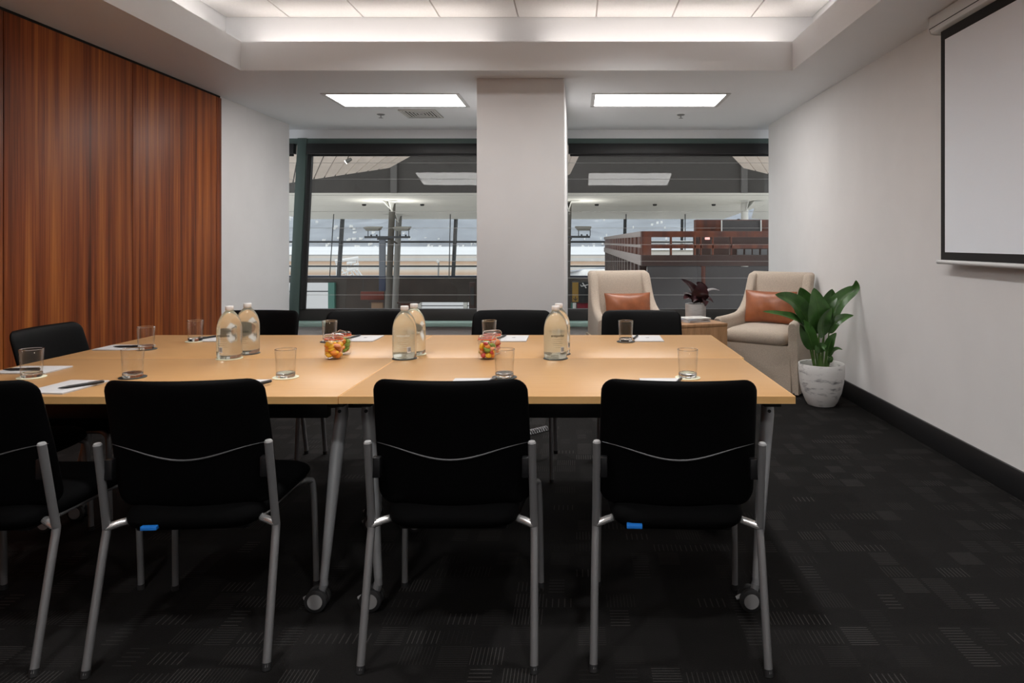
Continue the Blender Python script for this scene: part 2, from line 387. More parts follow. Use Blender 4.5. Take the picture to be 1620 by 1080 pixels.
for x, sd in ((-1.20, 'left'), (0.40, 'right')):
    for y, nm in ((4.3, 'nearest the window'), (2.4, 'over the near table edge'), (0.5, 'above the viewer'), (-1.2, 'added behind the viewer as unseen fill')):  # rearmost row is unseen, added to brighten the walls and table edge
        downlight(x, y, 'recessed downlight in the ceiling tray, %s row, %s' % (sd, nm))
def cove(x0, x1, y0, y1, label):
    t = empty('cove_light', ((x0+x1)/2, (y0+y1)/2, ZL), 0, label, 'light strip', 'light strips hidden in the ceiling cove')
    a, b = (x1-x0)/2, (y1-y0)/2
    bx('channel', M_FRAME, t, -a, a, -b, b, 0.0, 0.008); bx('led_strip', M_COVE, t, -a+0.004, a-0.004, -b+0.004, b-0.004, 0.008, 0.014)
m_ = CO * 0.52
cove(TX0 + 0.02, -0.66, TY1 + m_ - 0.02, TY1 + m_ + 0.02, 'warm light strip in the window-side cove, left run')
cove(-0.26, TX1 - 0.02, TY1 + m_ - 0.02, TY1 + m_ + 0.02, 'warm light strip in the window-side cove, right run')
cove(TX0 - m_ - 0.02, TX0 - m_ + 0.02, TY0 + 0.2, TY1 - 0.1, 'warm light strip in the cove above the veneered wall')
cove(TX1 + m_ - 0.02, TX1 + m_ + 0.02, TY0 + 0.2, TY1 - 0.1, 'warm light strip in the cove above the projection screen')
cove(TX0 + 0.02, TX1 - 0.02, TY0 - m_ - 0.02, TY0 - m_ + 0.02, 'warm light strip in the cove behind the viewer')

# sloping curtain wall: top leans outward
TL = 0.1228
def G(x, z, off=0.0): return Vector((x, 7.70 + (z - 0.32) * TL + off, z))
def gbox(mb, x0, x1, z0, z1, o0, o1):
    return mb.hexa([G(x0,z0,o0), G(x1,z0,o0), G(x1,z0,o1), G(x0,z0,o1), G(x0,z1,o0), G(x1,z1,o0), G(x1,z1,o1), G(x0,z1,o1)])
def gpart(name, m, p, *a, bevel=0.0, kind=None): return gbox(MB(), *a).build(name, m, p, True, bevel, kind=kind)
struct(bx('trim_2', M_CEIL, None, XL - 0.6, XR + 0.6, 7.93, 8.06, 2.435, 2.76))            # pelmet above the glass
struct(bx('trim_3', M_WALL, None, XL - 0.72, XL - 0.6, 7.2, 8.1, 0, 2.76)); struct(bx('trim_4', M_WALL, None, XR + 0.6, XR + 0.72, 7.2, 8.1, 0, 2.76))
for nm, x0, x1 in (('window_1', XL - 0.55, -0.44), ('window_2', -0.44, XR + 0.55)):
    wd = empty(nm, (0, 0, 0)); wd['kind'] = 'structure'
    gpart('head_frame', M_TEAL, wd, x0, x1, 2.37, 2.46, -0.03, 0.08, bevel=0.003)
    gpart('bottom_rail', M_RAIL, wd, x0, x1, 0.335, 0.480, -0.02, 0.05, bevel=0.003)
    bx('window_sill', M_SILL, wd, x0, x1, 7.50, 7.72, 0.302, 0.350, 0.006)
    gpart('pane', M_PANE, wd, x0, x1, 0.45, 2.40, 0.020, 0.028)
    z = 2.155
    while z > 0.5:
        gpart('etched_line', M_FRIT, wd, x0, x1, z - 0.0018, z + 0.0018, 0.0175, 0.0205); z -= 0.190
w1 = bpy.data.objects['window_1']; w2 = bpy.data.objects['window_2']
gpart('mullion', M_TEAL, w1, -3.235, -3.125, 0.34, 2.44, -0.05, 0.06, bevel=0.006)
def blind(x0, x1, label):
    t = empty('roller_blind', ((x0+x1)/2, 7.9, 2.20), 0, label, 'roller blind', 'roller blinds rolled up above the windows')
    h = (x1-x0)/2; sub = Vector(((x0+x1)/2, 7.9, 2.20))
    def pc(name, a, b, c, d, e, f):
        mb = gbox(MB(), a, b, c, d, e, f); mb.v = [tuple(Vector(p) - sub) for p in mb.v]; mb.build(name, M_BLIND, t, True, 0.004)
    pc('cassette', x0, x1, 2.255, 2.372, -0.075, 0.015); pc('hem_bar', x0 + 0.02, x1 - 0.02, 2.228, 2.252, -0.03, -0.005)
    return pc
pc = blind(-3.115, -0.80, 'black roller blind housing above the left window'); pc('side_channel', -3.110, -3.060, 0.48, 2.25, -0.045, 0.012)
pc = blind(-0.094, XR + 0.5, 'black roller blind housing above the right window')
pc = blind(XL - 0.5, -3.26, 'short black blind housing left of the teal mullion')

# ceiling fittings by the window
vt = empty('air_vent', (-1.575, 6.935, ZC), 0, 'square four-way ceiling air vent beside the left light panel', 'air vent')
bx('throat', M_VENTD, vt, -0.16, 0.16, -0.19, 0.19, -0.002, 0.0)
f = MB(); a, b, fw = 0.185, 0.215, 0.028
f.box(-a, a, -b, -b+fw, -0.01, 0); f.box(-a, a, b-fw, b, -0.01, 0); f.box(-a, -a+fw, -b+fw, b-fw, -0.01, 0); f.box(a-fw, a, -b+fw, b-fw, -0.01, 0)
f.build('frame', M_VENTW, vt, True, 0.002)
for k in range(5):
    a, b = 0.150 - k*0.030, 0.180 - k*0.036; c, d = a - 0.015, b - 0.018; z0, z1 = -0.005, -0.008
    lv = MB()
    for (p, q, u, w_) in ((-a, a, -b, -d), (-a, a, d, b), (-a, -c, -d, d), (c, a, -d, d)): lv.box(p, q, u, w_, z1, z0)
    lv.build('louvre', M_VENTW, vt, False)
def sprinkler(x, y, label):
    t = empty('sprinkler_head', (x, y, ZC), 0, label, 'sprinkler', 'ceiling sprinkler heads')
    MB().lathe([(0.040, 0), (0.040, -0.003), (0.030, -0.009), (0.012, -0.010)], 20).build('rosette', M_STEEL, t)
    MB().tube([(0,0,-0.008), (0,0,-0.035)], 0.006, 8).build('stem', M_STEEL, t)
    MB().lathe([(0.004,-0.033), (0.022,-0.036), (0.022,-0.038), (0.004,-0.039)], 16).build('deflector', M_STEEL, t)
sprinkler(-2.0, 6.98, 'small metal sprinkler head left of the air vent')
sprinkler(1.07, 7.00, 'small metal sprinkler head behind the right light panel')

# ------------------------------------------------------------------ projection screen on the right wall
sc = empty('projection_screen', (XR - 0.003, 2.9, 1.10), 0, 'pulled-down white projection screen with black border on the right wall', 'projection screen')
SX = -0.055; y0, y1 = -1.15, 1.005
prof = [(0.0, 1.34), (0.0, 1.435), (-0.095, 1.435), (-0.098, 1.375), (-0.085, 1.345), (-0.055, 1.338)]
MB().loft([[(x, y, z) for x, z in prof] for y in (y0 - 0.12, y1 + 0.055)]).build('casing', M_CASING, sc, True, 0.003)
MB().loft([[(x*1.03, y, 1.387 + (z-1.387)*1.03) for x, z in prof] for y in (y1 + 0.055, y1 + 0.066)]).build('end_cap', M_CASING, sc, True, 0.003)
MB().loft([[(x*1.03, y, 1.387 + (z-1.387)*1.03) for x, z in prof] for y in (y0 - 0.131, y0 - 0.12)]).build('end_cap', M_CASING, sc, True, 0.003)
bx('groove', M_RUBBER, sc, -0.0985, -0.0935, y0 - 0.115, y1 + 0.05, 1.366, 1.369)
bd = MB(); bw = 0.042; zt, zb = 1.338, 0.035
bd.box(SX-0.0015, SX+0.0015, y0, y0+bw, zb, zt); bd.box(SX-0.0015, SX+0.0015, y1-bw, y1, zb, zt)
bd.box(SX-0.0015, SX+0.0015, y0+bw, y1-bw, zb, zb+0.045); bd.box(SX-0.0015, SX+0.0015, y0+bw, y1-bw, zt-0.055, zt)
bd.build('black_border', M_SCREENBLK, sc, False)
bx('screen_fabric', M_SCREEN, sc, SX-0.001, SX+0.001, y0+bw, y1-bw, zb+0.045, zt-0.055)
MB().tube([(SX, y0 - 0.03, 0.024), (SX, y1 + 0.02, 0.024)], 0.0125, 14).build('bottom_bar', M_CASING, sc)
MB().tube([(SX, y1 + 0.02, 0.024), (SX, y1 + 0.032, 0.024)], 0.0135, 14).build('bar_end', M_CASING, sc)

# ------------------------------------------------------------------ meeting tables
TZ = 0.73
def table(x0, x1, y0, y1, label, slant):
    cx, cy = (x0+x1)/2, (y0+y1)/2; hx, hy = (x1-x0)/2, (y1-y0)/2
    t = empty('meeting_table', (cx, cy, 0), 0, label, 'table', 'four tables pushed together')
    bx('tabletop', M_BEECH, t, -hx + 0.002, hx - 0.002, -hy + 0.002, hy - 0.002, TZ - 0.0245, TZ, 0.0006)
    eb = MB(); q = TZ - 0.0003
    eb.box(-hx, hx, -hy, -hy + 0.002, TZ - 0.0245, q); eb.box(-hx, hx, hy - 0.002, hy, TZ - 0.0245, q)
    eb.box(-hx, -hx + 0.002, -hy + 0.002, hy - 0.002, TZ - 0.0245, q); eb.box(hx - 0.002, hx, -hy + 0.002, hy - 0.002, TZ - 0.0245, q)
    eb.build('lit_edge', M_BEECHLIT, t, False)  # added strip round the top, brightened to stand for light on its edge
    for s in (-1, 1):
        bx('long_rail', M_BLACKPL, t, -hx + 0.10, hx - 0.10, s*(hy-0.20) - 0.02, s*(hy-0.20) + 0.02, TZ - 0.118, TZ - 0.025, 0.003)
    for s, sl in zip((-1, 1), slant):
        ex = s * (hx - 0.045)
        bx('end_bracket', M_BLACKPL, t, ex - 0.03, ex + 0.03, -hy + 0.10, hy - 0.10, TZ - 0.06, TZ - 0.025, 0.004)
        for q in (-1, 1):
            tx, ty = ex, q * (hy - 0.17); fx, fy = ex - s * sl, q * (hy - 0.055)
            g = MB().tube([(tx, ty, TZ - 0.03), (tx, ty, TZ - 0.10), (tx + (fx-tx)*0.3, ty + (fy-ty)*0.3, 0.50), (fx, fy, 0.105)], [0.020, 0.023, 0.0225, 0.0135], 16)
            leg = g.build('leg', M_LEGGREY, t)
            MB().tube([(tx, ty - 0.0235, TZ - 0.055), (tx, ty - 0.019, TZ - 0.055)], 0.006, 10).build('bolt', M_RUBBER, leg)
            MB().tube([(tx, ty - 0.0255, TZ - 0.085), (tx, ty - 0.019, TZ - 0.085)], 0.006, 10).build('bolt', M_RUBBER, leg)
            # swivel caster
            cs = MB().tube([(fx, fy, 0.108), (fx, fy, 0.085)], [0.0125, 0.014], 14)
            cs.tube([(fx, fy, 0.088), (fx - 0.008, fy, 0.060), (fx - 0.018, fy, 0.037)], [0.015, 0.013, 0.008], 10)
            cs.build('caster_fork', M_LEGGREY, leg)
            for dy in (-0.016, 0.016):
                wx, wz = fx - 0.022, 0.0375
                MB().tube([(wx, fy + dy - 0.009, wz), (wx, fy + dy - 0.007, wz), (wx, fy + dy + 0.007, wz), (wx, fy + dy + 0.009, wz)], [0.034, 0.0372, 0.0372, 0.034], 26).build('caster_wheel', M_RUBBER, leg)
                e = fy + dy + (0.0095 if dy > 0 else -0.0095)
                MB().tube([(wx, e - 0.0015, wz), (wx, e + 0.0015, wz)], 0.025, 22).build('caster_hub', M_HUB, leg)
            MB().tube([(fx - 0.05, fy, 0.045), (fx - 0.068, fy, 0.037)], [0.008, 0.006], 8).build('brake_lever', M_HUB, leg)
    return t
XM = -0.785; YM = 2.992; YN, YF_ = 2.25, 3.73; XT0, XT1 = -2.295, 0.722
table(XM + 0.001, XT1, YN, YM - 0.001, 'near right beech meeting table with the two front chairs tucked in', (0.07, 0.07))
table(XT0, XM - 0.001, YN - 0.003, YM - 0.004, 'near left beech meeting table with the notepad and pen at its corner', (0.0, 0.02))
table(XM + 0.002, XT1 + 0.012, YM + 0.001, YF_, 'far right beech meeting table nearest the armchairs', (0.05, 0.05))
table(XT0, XM - 0.002, YM - 0.002, YF_ - 0.003, 'far left beech meeting table nearest the veneered wall', (0.05, 0.05))

# ------------------------------------------------------------------ conference chairs (local: front is +Y)
def back_pt(u, v, side):
    # v -1 bottom .. 1 top ; outline with rounded corners
    h = (v + 1) / 2; z = 0.440 + 0.400 * h
    Wd = 0.235 - 0.008 * h * h; r = 0.042; d = 0.0
    H = 0.400 * h
    if H > 0.400 - r: d = H - (0.400 - r)
    if H < r * 1.2: d = (r * 1.2 - H) / 1.2
    w_ = Wd - r + math.sqrt(max(0.0, r*r - d*d))
    x = u * w_
    yc = -0.150 - 0.080 * h - 0.020 * h * h + 0.045 * (x / 0.229) ** 2
    th = 0.021 * (max(0.0, 1 - abs(u) ** 7) ** 0.5) * (max(0.0, 1 - abs(v) ** 9) ** 0.5)
    dome = 0.010 * (1 - (x / 0.23) ** 2) * (1 if v > 0.9 else max(0, min(1, (v - 0.5) / 0.4)))
    if side > 0: return Vector((x, yc + th, z + 0.0))
    return Vector((x, yc - th * 0.8, z - dome * 0.4))
def seat_pt(u, v, side):
    hw = 0.240 - 0.048 * (1 - v) / 2
    r = 0.07; D = 0.23; yy = v * D; d = max(0.0, abs(yy) - (D - r))
    w_ = hw - r + math.sqrt(max(0.0, r*r - d*d)); x = u * w_
    t = (max(0.0, 1 - abs(u) ** 6) ** 0.5) * (max(0.0, 1 - abs(v) ** 6) ** 0.5)
    z = 0.424 + 0.041 * t if side > 0 else 0.424 - 0.046 * t
    z += 0.010 * v - 0.012 * max(0, v - 0.7) / 0.3
    return Vector((x, 0.035 + yy, z))
def make_chair():
    t = empty('conference_chair')
    MB().slab(22, 20, seat_pt).build('seat', M_BLACKFAB, t, angle=60)
    bx('seat_pan', M_BLACKPL, t, -0.165, 0.165, -0.155, 0.20, 0.372, 0.412, 0.010)
    bk_ = MB().slab(30, 26, back_pt).build('backrest', M_BACK, t, angle=60)
    # seam of the outer shell across the rear of the backrest
    pts = []
    for i in range(25):
        u = -0.97 + 1.94 * i / 24
        zz = 0.598 + 0.040 * (1 - math.cos(u * math.pi)) / 2
        v = (zz - 0.440) / 0.400 * 2 - 1
        p = back_pt(u, v, -1); pts.append(p + Vector((0, -0.0012, 0)))
    MB().tube(pts, [0.0006 + 0.0022 * (1 - (abs(i - 12) / 12) ** 2) for i in range(25)], 6).build('seam', M_SEAM, bk_)
    for s in (-1, 1):
        rp = smooth_path([(s*0.250, -0.245, 0.010), (s*0.2465, -0.175, 0.300), (s*0.245, -0.156, 0.375), (s*0.2445, -0.157, 0.400), (s*0.243, -0.172, 0.480), (s*0.241, -0.205, 0.650)], 5)
        lg = MB().tube(rp, 0.0118, 14).build('rear_leg', M_STEEL, t)
        MB().tube([(s*0.2503, -0.2465, 0.0), (s*0.2497, -0.242, 0.020)], [0.0125, 0.0128], 12).build('foot_cap', M_RUBBER, lg)
        MB().tube([(s*0.241, -0.205, 0.649), (s*0.241, -0.2056, 0.654)], [0.0122, 0.0095], 14).build('end_plug', M_HUB, lg)
        bx('side_bracket', M_BLACKPL, lg, s*0.222 - 0.012, s*0.222 + 0.012, -0.190, -0.165, 0.54, 0.60, 0.003)
        am = smooth_path([(s*0.245, -0.156, 0.388), (s*0.218, -0.146, 0.396), (s*0.190, -0.125, 0.399), (s*0.185, -0.07, 0.394)], 5)
        MB().tube(am, 0.0115, 12).build('side_arm', M_CHROME, t)
        fp = smooth_path([(s*0.185, -0.072, 0.392), (s*0.190, 0.05, 0.394), (s*0.202, 0.165, 0.396), (s*0.228, 0.214, 0.389), (s*0.238, 0.230, 0.360), (s*0.2425, 0.238, 0.20), (s*0.245, 0.244, 0.010)], 5)
        fl = MB().tube(fp, 0.0105, 12).build('front_leg', M_STEEL, t)
        MB().tube([(s*0.245, 0.244, 0.0), (s*0.2448, 0.2435, 0.018)], 0.0118, 12).build('foot_cap', M_RUBBER, fl)
    return t
CH = make_chair(); first = True
def place_chair(x, y, deg, label, group, blue=None):
    global first
    o = CH if first else copy_tree(CH); first = False
    o.location = (x, y, 0); o.rotation_euler = (0, 0, math.radians(deg)); tag(o, label, 'chair', group)
    if blue is not None:
        bx('blue_tag', M_BLUE, o, blue - 0.023, blue + 0.023, -0.206, -0.186, 0.396, 0.408, 0.002)['label'] = 'blue tag under the seat'
    return o
NR, FR, ER = 'black chairs along the near side', 'black chairs along the window side', 'black chairs at the left table end'
place_chair(-0.372, 2.210, 0, 'black conference chair seen from behind in the middle of the near row', NR)
place_chair(0.310, 2.205, -2.6, 'rightmost black conference chair of the near row, blue tag under its seat', NR, -0.13)
place_chair(-1.166, 2.205, 4.2, 'near-row black chair with blue tag, second from the left edge', NR, -0.10)
place_chair(-1.800, 2.195, 0, 'near-row black chair cut off by the left edge of the picture', NR)
place_chair(-1.830, 3.750, 180, 'window-side black chair behind the left pair of bottles', FR)
place_chair(-1.205, 3.755, 183, 'window-side black chair in front of the left window, behind the fruit jars', FR)
place_chair(-0.372, 3.755, 180, 'window-side black chair in front of the white column', FR)
place_chair(0.368, 3.750, 178, 'window-side black chair in front of the left armchair', FR)
place_chair(-2.300, 3.235, -88, 'black chair at the left table end against the veneered wall', ER)
place_chair(-2.330, 2.690, -90, 'black chair at the left table end whose seat shows under the table', ER)

# ------------------------------------------------------------------ things on the tables
def tumbler(x, y, dark, label, clabel):
    c = empty('coaster', (x, y, TZ), 0, clabel, 'coaster', 'round coasters under the glasses')
    MB().lathe([(0.046, 0.0), (0.047, 0.001), (0.047, 0.0022), (0.046, 0.003)], 36).build('disc', M_COASTD if dark else M_COASTP, c)
    t = empty('water_glass', (x, y, TZ + 0.0031), 0, label, 'glass', 'empty water glasses')
    r0, r1, h = 0.034, 0.0385, 0.104
    gp = [(r0, 0.0165), (r1, h - 0.0012), (r1 - 0.0009, h), (r1 - 0.0020, h - 0.0012), (r0 - 0.0014, 0.0165)]
    MB().lathe(gp, 44, closed=True).build('tumbler_wall', M_GLASS, t, angle=60)
    MB().lathe([(0.010, 0.0004), (r0 - 0.003, 0.0), (r0 - 0.0004, 0.003), (r0, 0.0158), (r0 - 0.003, 0.0178), (r0 - 0.012, 0.0165), (0.008, 0.0158)], 44).build('thick_base', M_GBASE, t, angle=60)
    MB().lathe([(r1 + 0.0001, h - 0.0016), (r1 + 0.0003, h - 0.0004), (r1 - 0.0009, h + 0.0006), (r1 - 0.0021, h - 0.0004), (r1 - 0.0021, h - 0.0016)], 44, closed=True).build('rim', M_GBASE, t)
for px, py, dark, lab in [
    (50, 597, 0, 'glass on a pale coaster nearest the left edge of the picture'),
    (210, 597, 1, 'glass on a dark coaster left of the near row, beside the notepad with pen'),
    (452, 597, 0, 'glass on a pale coaster at the middle seam, near side'),
    (798, 597, 1, 'glass on a dark coaster in front of the right fruit jars'),
    (1088, 597.5, 0, 'glass on a pale coaster at the near right of the table'),
    (231, 552.5, 1, 'glass on a dark coaster beside the left-end notepad, far side'),
    (309, 540, 0, 'glass on a pale coaster just left of the left bottles'),
    (521.5, 540.5, 1, 'glass on a dark coaster half hidden behind the left fruit jars'),
    (774, 540, 1, 'glass half hidden behind the right fruit jars'),
    (990, 540.5, 1, 'glass on a dark coaster in front of the rightmost window-side chair')]:
    p = on(px, py, TZ); tumbler(p.x, p.y, dark, 'clear ' + lab, ('dark' if dark else 'pale') + ' round coaster under the ' + lab.replace(' on a pale coaster', '').replace(' on a dark coaster', ''))

def text_mesh(body, size):
    cu = bpy.data.curves.new('lettering', 'FONT'); cu.body = body; cu.size = size; cu.align_x = 'CENTER'; cu.resolution_u = 2; cu.offset = 0.00035
    ob = bpy.data.objects.new('lettering', cu); COL.objects.link(ob); bpy.context.view_layer.update()
    me = bpy.data.meshes.new_from_object(ob.evaluated_get(bpy.context.evaluated_depsgraph_get()))
    bpy.data.objects.remove(ob); return me
TXT = text_mesh('antipodes', 0.0155)
def wrap(me, r, z, ang, name, m, parent):
    me = me.copy()
    for v in me.vertices:
        a = ang + v.co.x / r; zz = z + v.co.y; v.co = (r * math.sin(a), -r * math.cos(a), zz)
    me.materials.clear(); me.materials.append(m)
    o = bpy.data.objects.new(name, me); COL.objects.link(o); o.parent = parent
def patch(mb, r, a0, a1, z0, z1, n=4):
    for i in range(n):
        p, q = a0 + (a1-a0)*i/n, a0 + (a1-a0)*(i+1)/n
        k = len(mb.v); mb.v += [(r*math.sin(p), -r*math.cos(p), z0), (r*math.sin(q), -r*math.cos(q), z0), (r*math.sin(q), -r*math.cos(q), z1), (r*math.sin(p), -r*math.cos(p), z1)]
        mb.f.append((k, k+1, k+2, k+3))
BR = 0.0515
def bottle(x, y, label, dark, ta, ba, coast, etch):
    c = empty('coaster', (x, y, TZ), 0, coast, 'coaster', 'round coasters under the bottles')
    MB().lathe([(0.053, 0.0), (0.054, 0.001), (0.054, 0.0022), (0.053, 0.003)], 36).build('disc', M_COASTD if dark else M_COASTP, c)
    t = empty('water_bottle', (x, y, TZ + 0.0031), 0, label, 'bottle', 'glass water bottles standing in pairs')
    pr = [(0.040, 0.0), (0.047, 0.002), (0.0505, 0.008), (BR, 0.018), (BR, 0.122), (0.0508, 0.134), (0.0480, 0.150), (0.0425, 0.168), (0.034, 0.184), (0.0245, 0.196), (0.0175, 0.203), (0.0150, 0.208), (0.0150, 0.219)]
    b = MB().lathe([(0.012, 0.006), (0.036, 0.004)] + pr, 48).build('glass_body', M_BOTTLE, t, angle=60)
    cp = [(0.0165, 0.2085), (0.0172, 0.2095), (0.0172, 0.2245), (0.0162, 0.2262), (0.006, 0.2265)]
    cap = MB().lathe(cp, 28).build('cap', M_CAP, t)
    MB().lathe([(0.0168, 0.2045), (0.0170, 0.2075), (0.0155, 0.2078)], 24).build('neck_ring', M_JARG, t)
    if ta is not None:
        wrap(TXT, BR + 0.0006, 0.098, ta, 'lettering', M_ETCH if etch else M_ETCHW, t)
        ln = MB()
        for k in range(5): patch(ln, BR + 0.0006, ta - 0.42, ta + 0.42 - 0.12 * (k % 2), 0.086 - 0.0085 * k, 0.0868 - 0.0085 * k, 6)
        ln.build('small_print', M_ETCHW if not etch else M_ETCH, t, False, kind='stuff')
    if ba is not None:
        lb = MB(); patch(lb, BR + 0.0007, ba - 0.17, ba + 0.17, 0.030, 0.054, 4); lab_ = lb.build('barcode_label', M_LABELW, t, False)
        bb = MB(); q = ba - 0.12
        for wdt in (1, 2, 1, 1, 3, 1, 2, 1, 2):
            patch(bb, BR + 0.0010, q, q + 0.0105 * wdt, 0.034, 0.0515, 1); q += 0.0105 * wdt + 0.016
        bb.build('barcode_bars', M_INK, lab_, False, kind='stuff')
for px, py, lab, dk, ta, ba, et in [
    (363, 567, 'front bottle of the left pair, white cap and barcode', 0, -0.1, -0.25, 1),
    (391.5, 559, 'rear bottle of the left pair, white cap', 1, 0.0, None, 1),
    (640, 567, 'front bottle of the middle pair, white cap and barcode', 1, 0.1, 0.62, 0),
    (655, 560.5, 'rear bottle of the middle pair, white cap', 0, 0.2, None, 0),
    (879, 567, 'front bottle of the right pair with dark lettering and barcode', 1, 0.22, 0.62, 1),
    (884, 560, 'rear bottle of the right pair, almost hidden', 1, None, 1.1, 0)]:
    p = on(px, py, TZ); bottle(p.x, p.y, 'misted glass water ' + lab, dk, ta, ba, ('dark' if dk else 'pale') + ' coaster under the ' + lab.split(',')[0].split(' with')[0], et)

CANDY = {'yellow': mat('yellow_sweet', (0.85, 0.47, 0.02), 0.4), 'orange': mat('orange_sweet', (0.80, 0.26, 0.03), 0.4), 'red': mat('red_sweet', (0.55, 0.05, 0.04), 0.4),
         'green': mat('green_sweet', (0.20, 0.30, 0.04), 0.4), 'peach': mat('peach_sweet', (0.75, 0.30, 0.14), 0.45)}
def jar(x, y, rz, label, cols, tilt):
    t = empty('clip_jar', (x, y, TZ), rz, label, 'jar', 'clip-top glass jars of sweets')
    pr = [(0.030, 0.0), (0.036, 0.002), (0.0385, 0.008), (0.0385, 0.068), (0.036, 0.075), (0.0345, 0.079), (0.037, 0.082), (0.037, 0.086)]
    MB().lathe(pr, 36).build('jar_body', M_JARG, t)
    MB().lathe([(0.0345, 0.0862), (0.0395, 0.0862), (0.0395, 0.0902), (0.0345, 0.0902)], 36, closed=True).build('rubber_ring', M_RING, t)
    lid = MB().lathe([(0.0385, 0.0903), (0.0392, 0.093), (0.037, 0.101), (0.031, 0.1035), (0.030, 0.100), (0.01, 0.0995)], 36).build('lid', M_GLASS, t)
    wr = MB()
    ring = [(0.0405*math.cos(a), 0.0405*math.sin(a), 0.081) for a in [2*math.pi*k/32 for k in range(33)]]
    wr.tube(ring, 0.0011, 6)
    wr.tube(smooth_path([(-0.0405, -0.006, 0.081), (-0.044, -0.008, 0.095), (-0.034, 0, 0.1065), (0.0, 0, 0.108), (0.034, 0, 0.1065), (0.044, 0, 0.095), (0.0405, 0, 0.081)], 5), 0.0011, 6)
    wr.tube(smooth_path([(-0.010, -0.041, 0.080), (-0.012, -0.0435, 0.092), (-0.004, -0.043, 0.101), (0.004, -0.043, 0.101), (0.012, -0.0435, 0.092), (0.010, -0.041, 0.080), (0.0, -0.0425, 0.073), (-0.010, -0.041, 0.080)], 4), 0.0012, 6)
    wr.build('wire_clip', M_CHROME, t)
    rr = random.Random(int(x * 1000) + 5)
    for k in range(26):
        lay = k // 6; a = k * 2.4 + rr.random(); rad = 0.0245 if k % 6 else 0.006
        sz = 0.0100 + rr.random() * 0.004; col = cols[k % len(cols)]
        cx, cy, cz = rad*math.cos(a), rad*math.sin(a), 0.018 + lay * 0.0125 + rr.random() * 0.003
        m = MB(); n, q = 8, 5; ang = rr.random() * 3; el = 0.65 + rr.random() * 0.5
        rings = []
        for i in range(q + 1):
            ph = math.pi * i / q; zz = -math.cos(ph) * sz * el; r_ = max(0.0004, math.sin(ph) * sz)
            rings.append([(cx + r_*math.cos(ang + 2*math.pi*j/n)*1.25, cy + r_*math.sin(ang + 2*math.pi*j/n), cz + zz + 0.3*r_*math.cos(2*math.pi*j/n)) for j in range(n)])
        m.loft(rings).build('sweet', CANDY[col], t)
    return t
for px, py, rz, lab, cols in [
    (528, 567.5, 0.1, 'front left clip jar full of yellow and orange sweets', ['yellow', 'yellow', 'orange', 'peach', 'yellow']),
    (541.5, 560.5, -0.9, 'rear left clip jar with green and orange sweets, behind the yellow one', ['green', 'green', 'orange', 'peach']),
    (770.5, 567.5, 0.9, 'front right clip jar of mixed green, red and orange sweets', ['green', 'red', 'orange', 'peach', 'yellow', 'green']),
    (778.5, 560, 0.4, 'rear right clip jar, mostly hidden by the mixed-sweet jar', ['orange', 'red', 'peach'])]:
    p = on(px, py, TZ); jar(p.x, p.y, rz, lab, cols, 0)

def notepad(x, y, deg, label):
    t = empty('notepad', (x, y, TZ), math.radians(deg), label, 'notepad', 'white notepads laid out on the table')
    bx('paper_block', M_PAPER, t, -0.074, 0.074, -0.104, 0.104, 0.0, 0.0055, 0.0006)
    k = MB()       # small printed emblem
    for (a, b, w_, h_) in ((-0.006, 0.0, 0.004, 0.010), (-0.001, 0.003, 0.005, 0.003), (0.005, 0.0, 0.003, 0.009), (0.0, -0.004, 0.008, 0.002), (0.0, -0.012, 0.022, 0.0016)):
        k.box(a - w_/2, a + w_/2, b - h_/2 - 0.01, b + h_/2 - 0.01, 0.0054, 0.0058)
    k.build('printed_emblem', M_INK, t, False)
def pen(x, y, deg, z, label):
    t = empty('pen', (x, y, z), math.radians(deg), label, 'pen', 'black ballpoint pens')
    MB().tube([(-0.070, 0, 0.0055), (-0.058, 0, 0.0055), (-0.040, 0, 0.0055), (0.055, 0, 0.0055), (0.066, 0, 0.0055), (0.069, 0, 0.0055)], [0.0008, 0.0035, 0.005, 0.0052, 0.0045, 0.003], 12).build('barrel', M_PEN, t)
    MB().box(0.020, 0.067, -0.0015, 0.0015, 0.0105, 0.0120).box(0.060, 0.067, -0.0015, 0.0015, 0.008, 0.0120).build('clip', M_STEEL, t)
PZ = TZ + 0.0056
for (x, y, d, lab, pd, dx, dy) in [
    (-1.780, 2.385, -4, 'at the near left table corner with a pen lying across it', 55, 0.055, -0.005),
    (-1.185, 2.395, 3, 'behind the second near-row chair', 62, 0.062, -0.015),
    (-0.375, 2.420, 0, 'behind the middle near-row chair', 70, 0.060, 0.01),
    (0.305, 2.420, 0, 'behind the rightmost near-row chair', 70, 0.055, 0.01),
    (-2.150, 2.700, 90, 'at the left table end beside the leftmost glass', 4, -0.02, -0.03),
    (-2.165, 3.270, 90, 'at the left table end, far corner', 2, 0.03, -0.02),
    (-1.865, 3.575, 180, 'on the window side behind the left bottles', 250, -0.055, -0.01),
    (-1.110, 3.575, 180, 'on the window side behind the left fruit jars', 255, -0.060, 0.01),
    (-0.330, 3.575, 180, 'on the window side between jars and right bottles', 255, -0.062, 0.01),
    (0.372, 3.575, 180, 'on the window side right of the rightmost far glass', 255, -0.060, 0.01)]:
    notepad(x, y, d, 'white notepad ' + lab); pen(x + dx, y + dy, pd, PZ, 'black pen on the notepad ' + lab.replace(' with a pen lying across it', ''))

# coiled cable lying on the carpet under the tables
cc = empty('coiled_cable', (-0.245, 4.42, 0), 0.75, 'short silver coiled cable on the carpet beyond the table', 'cable')
cp = []
for i in range(90):
    t_ = i / 89; a = t_ * 2 * math.pi * 8
    cp.append((-0.075 + 0.15*t_, 0.016*math.cos(a), 0.019 + 0.016*math.sin(a)))
MB().tube(cp, 0.0028, 6).build('coil', mat('silver_cable', (0.40, 0.40, 0.42), 0.35, metal=0.4), cc)

